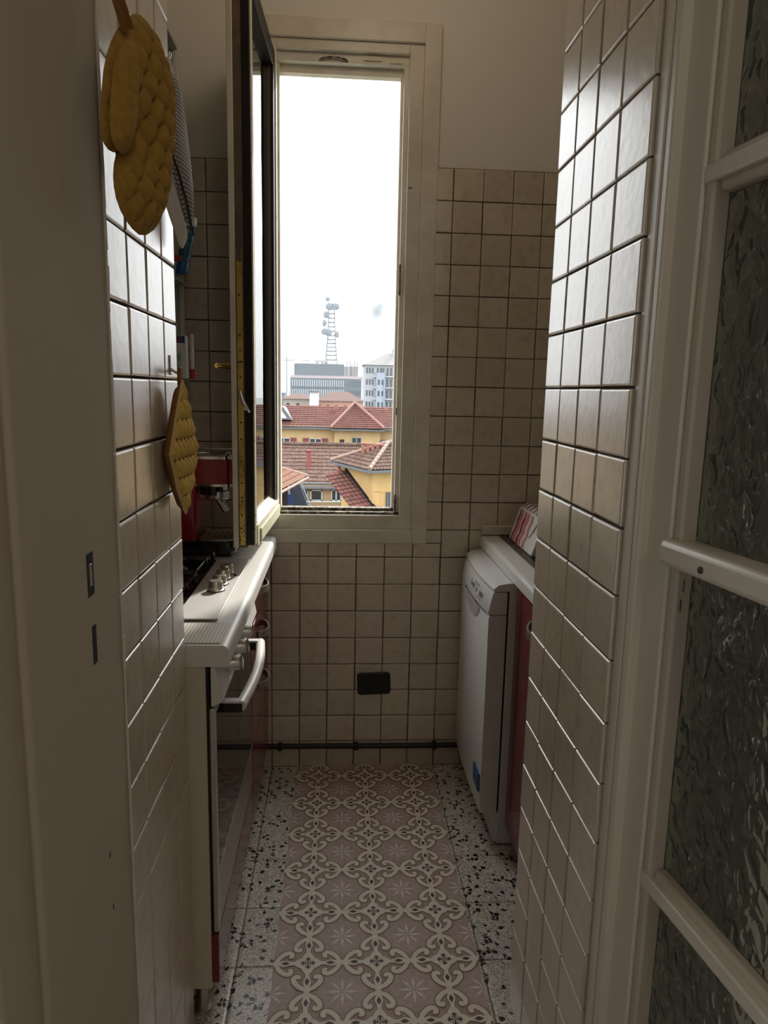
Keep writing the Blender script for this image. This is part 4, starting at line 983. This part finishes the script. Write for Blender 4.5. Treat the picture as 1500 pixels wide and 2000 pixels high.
def wallbox(name, par, m, x0, x1, y0, y1, z0, z1): return obj(name, G().box(x0, x1, y0, y1, z0, z1), m, par)
def window(par, x0, x1, y, z0, z1, glass=None, frame=None, split=1, d=.06):
    w = obj('window', G().box(x0, x1, y - d * .3, y + .02, z0, z1), glass or M_glassdark, par)
    f = G(); t = min(.07, (x1 - x0) * .12)
    f.box(x0, x0 + t, y - d, y, z0, z1).box(x1 - t, x1, y - d, y, z0, z1).box(x0, x1, y - d, y, z1 - t, z1).box(x0, x1, y - d, y, z0, z0 + t)
    for k in range(1, split + 1):
        xx = x0 + (x1 - x0) * k / (split + 1); f.box(xx - t * .6, xx + t * .6, y - d, y, z0, z1)
    obj('window_frame', f, frame or M_whiteframe, w); return w

# --- house with the big brown roof and its sunken terrace
hb_ = thing('brown_roofed_house', (-1, 44, GZ), 'house with a wide brown tiled roof and a terrace cut into it', 'house')
RZ = lambda y: -2.12 - .50 * (45 - y)
OX0, OX1, OY0, OY1 = -2.05, .95, 39.15, 40.95
def rt_(x0, x1, y0, y1, rows, cols): o = obj('roof_tiles', tiled((x0, y0, RZ(y0)), (x1, y0, RZ(y0)), (x0, y1, RZ(y1)), (x1, y1, RZ(y1)), rows, cols), M_rooftile_brown, hb_, smooth=True, ang=30); o['kind'] = 'stuff'
rt_(-11, 9, OY1, 45, 11, 84); rt_(-11, OX0, OY0, OY1, 5, 38); rt_(OX1, 9, OY0, OY1, 5, 34); rt_(-11, 9, 37.6, OY0, 4, 84)
o = obj('roof_tiles', tiled((9, 51, -5.1), (-11, 51, -5.1), (9, 45, -2.1), (-11, 45, -2.1), 16, 60), M_rooftile_brown, hb_); o['kind'] = 'stuff'
obj('ridge', G().tube([(-11, 45, -2.07), (9, 45, -2.03)], .13, 10), M_rooftile_brown, hb_, smooth=True)
wallbox('wall', hb_, M_ochre, -10.8, 8.8, 37.9, 50.7, GZ, -6.2)
obj('gable', G().prism([(8.7, 38.0, -6.2), (8.7, 50.6, -5.3), (8.7, 45, -2.25)], (.1, 0, 0)), M_ochre, hb_)
obj('terrace_floor', G().box(OX0, OX1, OY0 - .1, OY1 + .15, -5.55, -5.45), M_zinc, hb_)
tw = obj('terrace_wall', G().box(OX0 + .05, OX1 - .05, OY1, OY1 + .12, -5.45, RZ(OY1) - .04), M_ochre, hb_)
obj('terrace_side', G().prism([(OX0 - .05, OY0, -5.5), (OX0 - .05, OY0, RZ(OY0)), (OX0 - .05, OY1, RZ(OY1)), (OX0 - .05, OY1, -5.5)], (.08, 0, 0)), M_zinc, hb_)
obj('terrace_side', G().prism([(OX1 - .03, OY0, -5.5), (OX1 - .03, OY0, RZ(OY0)), (OX1 - .03, OY1, RZ(OY1)), (OX1 - .03, OY1, -5.5)], (.08, 0, 0)), M_zinc, hb_)
obj('flashing', G().tube([(OX0, OY0, RZ(OY0) + .08), (OX0, OY1, RZ(OY1) + .08), (OX1, OY1, RZ(OY1) + .08), (OX1, OY0, RZ(OY0) + .08)], .09, 4), M_zinc, hb_)
obj('eave_shadow_board', G().box(OX0, OX1, OY1 - .35, OY1 + .02, RZ(OY1) - .16, RZ(OY1) - .06), M_zinc, hb_)
window(hb_, -1.45, -.75, OY1, -5.05, -4.40, split=0); window(hb_, -.25, .35, OY1, -5.05, -4.36, split=1); window(hb_, -2.0, -1.6, OY1, -5.2, -4.40, split=0)
obj('terrace_rail', G().tube([(-1.75, OY0 + .9, -4.98), (.4, OY0 + 1.0, -4.96)], .035, 6).tube([(.4, OY0 + 1.0, -4.96), (.4, OY0 + 1.0, -5.45)], .03, 6).tube([(-1.75, OY0 + .9, -4.98), (-1.75, OY0 + .9, -5.45)], .03, 6), M_whiteframe, hb_)
obj('vent_pipe', G().tube([(-1.62, 42.7, RZ(42.7) - .1), (-1.62, 42.7, RZ(42.7) + .95)], .13, 10).tube([(-1.62, 42.7, RZ(42.7) + .95), (-1.62, 42.7, RZ(42.7) + 1.05)], .18, 10), M_redvent, hb_)

# --- bright yellow house with hipped roof
yh = thing('yellow_house', (2.8, 33, GZ), 'bright yellow house with hipped tile roof and a row of chimney pots', 'house')
P0 = Vector((1.52, 30.0, 0)); E1 = Vector((-.412, .911, 0)); E2 = Vector((.911, .412, 0)); L1, L2, EZ, RH = 4.1, 6.6, -2.0, .98
def yp(a, b, z): return P0 + E1 * a + E2 * b + Vector((0, 0, z))
rdg0, rdg1 = yp(L1 / 2, 2.0, EZ + RH), yp(L1 / 2, L2 - 2.0, EZ + RH)
for nm, q in (('a', (yp(0, 0, EZ), yp(0, L2, EZ), rdg0, rdg1)), ('b', (yp(L1, 0, EZ), yp(0, 0, EZ), rdg0, rdg0)), ('c', (yp(L1, L2, EZ), yp(L1, 0, EZ), rdg1, rdg0))):
    o = obj('roof_tiles', tiled(*q, 8, 40 if nm != 'b' else 20, wave=.035, step=.035), M_rooftile_brown, yh, smooth=True, ang=30); o['kind'] = 'stuff'
M_ridge = mat('pale_ridge_tile', (.20, .13, .105), .85)
def ridge_line(a, b, n):
    a, b = Vector(a), Vector(b)
    for k in range(n):
        p, q = a.lerp(b, k / n), a.lerp(b, (k + .96) / n); obj('ridge_tile', G().tube([p + Vector((0, 0, .07)), q + Vector((0, 0, .07))], [.10, .085], 8), M_ridge, yh, smooth=True)
ridge_line(yp(0, 0, EZ), rdg0, 9); ridge_line(rdg0, rdg1, 12); ridge_line(yp(L1, 0, EZ), rdg0, 8)
obj('eave', G().prism([yp(-.02, -.02, EZ - .12), yp(L1, -.02, EZ - .12), yp(L1, L2, EZ - .12), yp(-.02, L2, EZ - .12)], (0, 0, .12)), M_zinc, yh)
i_ = .38
yw = obj('wall', G().prism([yp(i_, i_, GZ), yp(L1 - i_, i_, GZ), yp(L1 - i_, L2 - i_, GZ), yp(i_, L2 - i_, GZ)], (0, 0, EZ - .1 - GZ)), M_yellow, yh)
obj('string_course', G().prism([yp(i_ - .03, i_, -3.02), yp(i_ - .03, L2, -3.02), yp(i_ + .1, L2, -3.02), yp(i_ + .1, i_, -3.02)], (0, 0, .05)), M_yellow, yw)
obj('corner_pilaster', G().prism([yp(i_ - .03, i_ - .03, GZ), yp(i_ + .35, i_ - .03, GZ), yp(i_ + .35, i_ + .30, GZ), yp(i_ - .03, i_ + .30, GZ)], (0, 0, EZ - .12 - GZ)), M_yellow, yw)
w = obj('window', G().prism([yp(i_ - .04, 1.02, -4.3), yp(i_ - .04, 1.75, -4.3), yp(i_ + .1, 1.75, -4.3), yp(i_ + .1, 1.02, -4.3)], (0, 0, 1.25)), M_glassdark, yw)
for b_ in (1.02, 1.36, 1.70): obj('window_frame', G().prism([yp(i_ - .08, b_, -4.3), yp(i_ - .08, b_ + .05, -4.3), yp(i_, b_ + .05, -4.3), yp(i_, b_, -4.3)], (0, 0, 1.25)), M_zinc, w)
for k in range(5):
    c = yp(2.62 - .17 * k, .95 + .17 * k, EZ + .52 - .01 * k)
    ch = obj('chimney_pot', G().box(c.x - .075, c.x + .075, c.y - .075, c.y + .075, c.z - .25, c.z + .42), M_chim, yh)
    obj('cap', G().box(c.x - .10, c.x + .10, c.y - .10, c.y + .10, c.z + .42, c.z + .47), M_chim, ch)
# lean-to roof along the yellow wall
o = obj('lean_to_roof', tiled(yp(-1.2, -.55, -4.45), yp(-1.2, i_, -4.35), yp(3.3, -.75, -2.5), yp(3.3, i_, -2.35), 16, 5, wave=.04, step=.04), mat('rust_clay_roof_tile', (.12, .05, .04), .9, spec=.1, col2=(.075, .04, .035), nscale=3, detail=6), yh, smooth=True, ang=30); o['kind'] = 'stuff'
obj('lean_to_wall', G().prism([yp(-1.15, -.5, GZ), yp(3.3, -.6, GZ), yp(3.3, i_, GZ), yp(-1.15, i_, GZ)], (0, 0, -4.75 - GZ)), M_ochre, yh)
obj('flashing', G().tube([yp(-1.2, i_ - .02, -4.25), yp(3.2, i_ - .02, -2.28)], .07, 4), M_darkroom, yh)
obj('downpipe', G().tube([yp(L1 - .3, .25, EZ - .1), yp(L1 - .5, .28, -2.9)], .08, 8), M_chim, yh)

# --- small orange roof with a roof window
sh = thing('orange_roofed_dormer', (-2.6, 25, GZ), 'small orange tiled roof corner with a tilted roof window below', 'house')
o = obj('roof_tiles', tiled((-.95, 26.0, -1.80), (-1.75, 21.5, -1.80), (-3.4, 26.2, -1.15), (-3.6, 22.4, -1.05), 9, 24, wave=.03, step=.03), M_rooftile_orange, sh, smooth=True, ang=30); o['kind'] = 'stuff'
obj('verge', G().tube([(-.93, 26.05, -1.78), (-3.4, 26.25, -1.10)], .065, 8), M_ridge, sh, smooth=True)
obj('gutter', G().tube([(-.93, 26.05, -1.85), (-1.73, 21.5, -1.85)], .05, 8), M_ridge, sh, smooth=True)
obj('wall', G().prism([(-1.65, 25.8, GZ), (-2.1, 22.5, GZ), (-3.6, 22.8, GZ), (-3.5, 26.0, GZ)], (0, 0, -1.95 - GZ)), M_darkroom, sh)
rw = obj('roof_window', G().prism([(-1.75, 27.6, -2.32), (-1.42, 28.2, -2.26), (-.98, 27.4, -3.20), (-1.50, 26.8, -3.24)], (.0, -.04, .05)), mat('dull_dark_glass', (.016, .018, .022), .95, spec=.0), sh)
for a, b in (((-1.42, 28.2, -2.24), (-.98, 27.4, -3.18)), ((-1.33, 28.3, -2.24), (-.89, 27.5, -3.18)), ((-1.78, 27.6, -2.30), (-1.54, 26.8, -3.22)), ((-1.50, 26.8, -3.20), (-.98, 27.4, -3.16))):
    obj('window_bar', G().tube([a, b], .035, 4), M_zinc, rw)
obj('blue_cloth', G().prism([(-1.80, 26.75, -2.95), (-1.58, 26.78, -3.02), (-1.50, 26.78, -2.80), (-1.56, 26.78, -2.62), (-1.70, 26.76, -2.58), (-1.82, 26.75, -2.74)], (.02, -.06, .02)), mat('blue_cloth', (.02, .03, .10), .9), rw, smooth=True)
o = obj('lower_tiles', tiled((-3.2, 25.4, -3.72), (-.72, 25.4, -3.72), (-3.2, 26.9, -3.22), (-.92, 26.9, -3.22), 5, 22, wave=.03, step=.03), M_rooftile_orange, sh, smooth=True, ang=30); o['kind'] = 'stuff'
obj('lower_wall', G().box(-3.2, -.8, 25.6, 28.4, GZ, -3.85), M_ochre, sh)

# --- ochre terrace of flats with red roof and shutters
oh = thing('ochre_apartment_row', (1, 78, GZ), 'long ochre apartment row with red tiled roof and dark red shutters', 'building')
wallbox('wall', oh, M_ochre, -30, 34, 75.0, 86, GZ, -2.62); wallbox('projecting_wall', oh, M_ochre, -.35, 4.45, 74.3, 78, GZ, -2.66)
for q, r_, c_ in ((((-30.5, 74.5, -2.52), (34.5, 74.5, -2.52), (-30.5, 80.5, -.46), (34.5, 80.5, -.46)), 11, 150), (((-.75, 73.7, -2.58), (4.85, 73.7, -2.58), (1.75, 78.9, -.02), (1.95, 78.9, -.02)), 13, 18)):
    o = obj('roof_tiles', tiled(*q, r_, c_, wave=.05, step=.07), M_rooftile_red, oh, smooth=True, ang=30); o['kind'] = 'stuff'
for xe in (-.75, 4.85):
    o = obj('roof_tiles', tiled((xe, 73.7, -2.58), (xe, 80.4, -2.58), (1.85, 78.9, -.04), (1.85, 80.4, -.04), 10, 12, wave=.05, step=.05), M_rooftile_red, oh); o['kind'] = 'stuff'
    obj('hip', G().tube([(xe, 73.7, -2.5), (1.85, 78.9, .04)], .16, 8), mat('pinkish_hip_tile', (.15, .075, .065), .85), oh, smooth=True)
obj('eave', G().box(-30.5, -.8, 74.45, 75.0, -2.74, -2.60).box(4.9, 34.5, 74.45, 75.0, -2.74, -2.60), M_zinc, oh); obj('eave', G().box(-.75, 4.85, 73.65, 74.3, -2.80, -2.66), M_zinc, oh)
for x in (-9.3, -6.35, -3.05, 9.5, 12.5):
    ww = window(oh, x + .05, x + 1.35, 74.98, -5.0, -3.72, split=1)
    for s_ in (x - .62, x + 1.40):
        sh_ = obj('shutter', G().box(s_, s_ + .60, 74.86, 74.93, -5.0, -3.70), M_shutter, oh)
window(oh, 1.45, 2.50, 74.28, -4.6, -3.50, split=1, frame=M_palegrey); window(oh, .22, .66, 74.28, -4.35, -3.75, split=0, frame=M_darkroom)
wallbox('canopy', oh, M_zinc, 4.55, 6.6, 74.0, 75.0, -4.02, -3.80)
obj('roof_dormer', G().prism([(-6.9, 75.4, -1.85), (-4.85, 75.4, -1.85), (-5.75, 75.4, -.55), (-6.9, 75.4, -.45)], (0, 3.6, 0)), M_zinc, oh)
obj('dormer_glass', G().prism([(-6.7, 75.38, -1.70), (-5.35, 75.38, -1.70), (-5.95, 75.38, -.85), (-6.7, 75.38, -.75)], (0, -.05, 0)), M_whiteframe, oh)
for x, z in ((-.1, -.62), (-.4, -.70), (3.6, -1.0), (5.3, -.9)): obj('chimney', G().box(x - .12, x + .12, 79.2, 79.5, z - .5, z + .35), M_chim, oh)
obj('aerial', G().tube([(5.0, 80, -1), (5.0, 80, 2.6)], .03, 5).tube([(4.6, 80, 2.3), (5.4, 80, 2.3)], .02, 4).tube([(4.7, 80, 2.0), (5.3, 80, 2.0)], .02, 4), M_steelgrey, oh)

# --- salmon houses further off
def far_house(x0, x1, y, z0, z1, zr, m, label, mr_=None):
    t = thing('far_house', ((x0 + x1) / 2, y, GZ), label, 'house')
    wallbox('wall', t, m, x0, x1, y, y + 14, GZ, z0)
    o = obj('roof', G().add([(x0 - .4, y - .4, z0), (x1 + .4, y - .4, z0), (x1 + .4, y + 14.4, z0), (x0 - .4, y + 14.4, z0), (x0 + (x1 - x0) * .32, y + 7, zr), (x0 + (x1 - x0) * .68, y + 7, zr)], [(0, 1, 5, 4), (1, 2, 5), (2, 3, 4, 5), (3, 0, 4), (0, 3, 2, 1)]), mr_ or M_rooftile_far, t)
    n = int((x1 - x0) / 1.6)
    for k in range(n):
        xx = x0 + .5 + k * (x1 - x0 - .8) / max(1, n); obj('window', G().box(xx, xx + .55, y - .05, y + .1, z0 - 1.75, z0 - .75), M_glassdark, t)
    return t
far_house(-4.3, 4.3, 128, -.60, -3, 1.05, M_salmon, 'salmon house with a low hipped roof behind the ochre row')
far_house(-9.8, -5.5, 127, -.35, -3, .55, M_officelight, 'beige house with low roof beside the salmon house')
wt = thing('white_gable_house', (-4.4, 124, GZ), 'narrow white house gable between the beige and salmon houses', 'house')
obj('gable_wall', G().prism([(-5.2, 124, GZ), (-3.9, 124, GZ), (-3.5, 124, .85), (-5.1, 124, .95)], (0, 2, 0)), M_whiteframe, wt); obj('roof', G().box(-5.3, -3.4, 123.8, 126.2, .9, 1.05), M_zinc, wt)
for k, (x0, x1, y, zt) in enumerate(((-46, -30, 300, 3.2), (-29, -21, 270, -.5), (-24, -20.5, 240, 1.8), (10.5, 16, 330, 7.0), (-60, -40, 420, 6.5), (14, 26, 420, 6.0), (44, 70, 180, 9.0))):
    t = thing('distant_block', ((x0 + x1) / 2, y, GZ), ['pale block far off beyond the dark low roofs', 'low grey shed on the far left of the skyline', 'small pale block near the left window edge', 'grey block between the office and the blue flats', 'long pale block on the horizon', 'pale block behind the blue flats', 'large block of flats off to the right of the blue flats'][k], 'building')
    wallbox('wall', t, (M_palegrey, M_zinc)[k == 1], x0, x1, y, y + 12, GZ, zt); obj('roof', G().box(x0 - .3, x1 + .3, y - .3, y + 12.3, zt, zt + .4), M_zinc, t)
    for j in range(3):
        for i in range(int((x1 - x0) / 3)): obj('window', G().box(x0 + 1 + 3 * i, x0 + 2.4 + 3 * i, y - .08, y + .1, zt - 2.4 - 3 * j, zt - 1 - 3 * j), M_glassdark, t)

# --- office block with the antenna tower
ob_ = thing('office_block', (-8, 420, GZ), 'long office block with dark upper storey and finned glass facade', 'building')
wallbox('lower_body', ob_, M_officedark, -27.6, 11.9, 400, 440, GZ, 7.4); wallbox('parapet', ob_, mat('pale_pink_band', (.26, .21, .22), .8), -27.8, 12.1, 399.6, 440.4, 7.4, 8.9)
wallbox('upper_body', ob_, M_officedark, -25.6, 2.1, 401, 436, 8.9, 15.4); wallbox('upper_annex', ob_, M_officelight, 2.1, 10.1, 402, 436, 8.9, 14.4)
for z0, z1 in ((2.9, 6.6), (-2.3, 1.4), (-7.5, -3.8)):
    for i in range(24): obj('fin', G().box(-26.6 + 1.22 * i, -26.6 + 1.22 * i + .55, 399.3, 400.1, z0, z1), M_palegrey, ob_)
    wallbox('glass_band', ob_, M_glassdark, 3.4, 11.6, 399.8, 400.2, z0 + .6, z1 - .4)
for x in (3.6, 5.6, 6.4, 7.9, 9.4): obj('duct', G().tube([(x, 401.6, 9), (x, 401.6, 15.6 + (x % 2))], .22, 6), M_zinc, ob_)
wallbox('plant_room', ob_, M_palegrey, -14.3, -7.0, 404, 410, 16.2, 17.6)
for x in (-13.4, -10.5, -8): wallbox('plant_room_leg', ob_, M_palegrey, x, x + .8, 404.5, 409, 15.4, 16.2)
tw_ = thing('antenna_tower', (-5.1, 410, 15.4), 'grey lattice antenna tower carrying round dishes on the office roof', 'tower')
TXc, TY = -5.15, 410
def hw_(z): return 3.35 if z < 16 else (3.35 - (z - 15.4) * (1.35 / 16.0) if z < 31.4 else 2.0 - (z - 31.4) * .03)
zs_ = [15.4, 18.0, 20.5, 22.8, 25, 27.1, 29.2, 31.4, 33.8, 36.2, 38.6, 41, 43.4, 45.8, 48.2]
for sx_, sy_ in ((-1, -1), (1, -1), (1, 1), (-1, 1)): obj('leg', G().tube([(TXc + sx_ * hw_(z), TY + sy_ * hw_(z), z) for z in zs_], .27, 5), M_steelgrey, tw_)
for i, z in enumerate(zs_[1:], 1):
    h = hw_(z); g = G().tube([(TXc - h, TY - h, z), (TXc + h, TY - h, z), (TXc + h, TY + h, z), (TXc - h, TY + h, z), (TXc - h, TY - h, z)], .20, 4)
    h1 = hw_(zs_[i - 1]); z1 = zs_[i - 1]
    g.tube([(TXc - h1, TY - h1, z1), (TXc + h, TY - h, z)], .15, 4).tube([(TXc + h1, TY - h1, z1), (TXc - h, TY - h, z)], .15, 4)
    obj('bracing', g, M_steelgrey, tw_)
for x, z, r_, dx in ((-7.4, 50.8, 1.25, .1), (-6.5, 46.8, 2.1, .15), (-2.75, 46.9, 1.9, .25), (-7.9, 42.4, 1.95, -.55), (-9.0, 37.9, 2.0, -1.6), (-9.0, 33.2, 1.9, -.3), (-7.0, 32.8, 2.1, .1), (-2.0, 31.9, 2.0, 2.2)):
    d_ = obj('dish', G().lathe((x, TY - 3.2, z), (dx, -1, 0), [(r_ * .5, -.9), (r_ * .98, 0), (r_, .3), (r_ * .9, .45), (r_ * .3, .6)], 18), M_dish, tw_, smooth=True)
    obj('mount', G().tube([(x, TY - 2.8, z), (TXc + (1 if x > TXc else -1) * 1.8, TY - 1.8, z)], .14, 5), M_steelgrey, d_)
obj('mast', G().tube([(-4.55, TY, 48), (-4.55, TY, 55)], [.25, .15], 5).tube([(-7.4, TY, 48), (-7.4, TY, 53)], .07, 5).tube([(-8.2, TY, 52.4), (-6.6, TY, 52.4)], .06, 4), M_steelgrey, tw_)
obj('platform', G().box(TXc - 2.3, TXc + 2.3, TY - 2.3, TY + 2.3, 48.2, 48.5), M_steelgrey, tw_)
cr = thing('tower_crane', (-38, 520, GZ), 'thin tower crane standing far off at the left of the skyline', 'crane')
obj('mast', G().tube([(-38.5, 520, GZ), (-38.5, 520, 24)], .5, 4), M_steelgrey, cr); obj('jib', G().tube([(-42, 520, 21.5), (-22, 520, 21.5)], .35, 4), M_steelgrey, cr); obj('stay', G().tube([(-38.5, 520, 24), (-26, 520, 21.6)], .1, 4), M_steelgrey, cr)

# --- pale blue flats on the right
bh = thing('blue_apartment_block', (20, 205, GZ), 'pale blue apartment block with balconies and a grey pitched roof', 'building')
wallbox('wall', bh, M_palegrey, 6.9, 34, 200, 216, GZ, 8.5); wallbox('projecting_wall', bh, M_paleblue, 10.1, 12.6, 199.2, 202, GZ, 6.3); wallbox('projecting_wall', bh, M_paleblue, 18.5, 21.5, 199.2, 202, GZ, 6.3)
obj('roof', G().add([(6.4, 199.4, 8.4), (34.5, 199.4, 8.4), (34.5, 216.6, 8.4), (6.4, 216.6, 8.4), (13.8, 208, 12.1), (28, 208, 12.1)], [(0, 1, 5, 4), (1, 2, 5), (2, 3, 4, 5), (3, 0, 4), (0, 3, 2, 1)]), mat('grey_roof', (.12, .115, .11), .9), bh)
obj('chimney', G().box(14.8, 15.8, 206, 207, 11, 13.2), M_palegrey, bh)
for fl in range(5):
    zt = 7.6 - 3.1 * fl
    for x in (7.35, 8.15, 8.95): obj('window', G().box(x, x + .45, 199.9, 200.1, zt - 1.5, zt), M_glassdark, bh)
    if fl: 
        for x in (10.55, 11.65, 19.0, 20.3): obj('window', G().box(x, x + .55, 199.1, 199.3, zt - 1.45, zt - .1), M_glassdark, bh)
    else:
        for x in (10.3, 11.2, 11.9): obj('window', G().box(x, x + .5, 199.9, 200.1, zt - 1.4, zt), M_glassdark, bh)
    for x in (13.0, 14.0, 15.0, 16.2, 17.2): obj('window', G().box(x, x + .55, 199.9, 200.1, zt - 2.1, zt), M_glassdark, bh)
    for x0, x1 in ((9.3, 10.1), (12.7, 18.3)):
        b_ = obj('balcony', G().box(x0, x1, 198.8, 200, zt - 2.45, zt - 2.25), M_whiteframe, bh)
        g = G()
        n_ = int((x1 - x0) / .3)
        for i in range(n_ + 1): g.box(x0 + i * (x1 - x0) / n_ - .02, x0 + i * (x1 - x0) / n_ + .02, 198.85, 198.9, zt - 2.25, zt - 1.3)
        g.box(x0, x1, 198.83, 198.92, zt - 1.32, zt - 1.25); rl = obj('railing', g, M_steelgrey, b_); rl['kind'] = 'stuff'

# haze between the far buildings and the window
hz = bpy.data.materials.new('town_haze'); hz.use_nodes = True; t = hz.node_tree; t.nodes.clear()
o_ = t.nodes.new('ShaderNodeOutputMaterial'); vsn = t.nodes.new('ShaderNodeVolumeScatter'); vsn.inputs['Color'].default_value = (.70, .84, 1, 1); vsn.inputs['Density'].default_value = .00030; vsn.inputs['Anisotropy'].default_value = .3
t.links.new(vsn.outputs[0], o_.inputs['Volume'])
hzo = obj('haze', G().box(-400, 400, 60, 620, GZ + .05, 90), hz); hzo['kind'] = 'stuff'; hzo['label'] = 'pale bluish haze hanging over the far town'; hzo['category'] = 'haze'
hz.cycles.homogeneous_volume = True
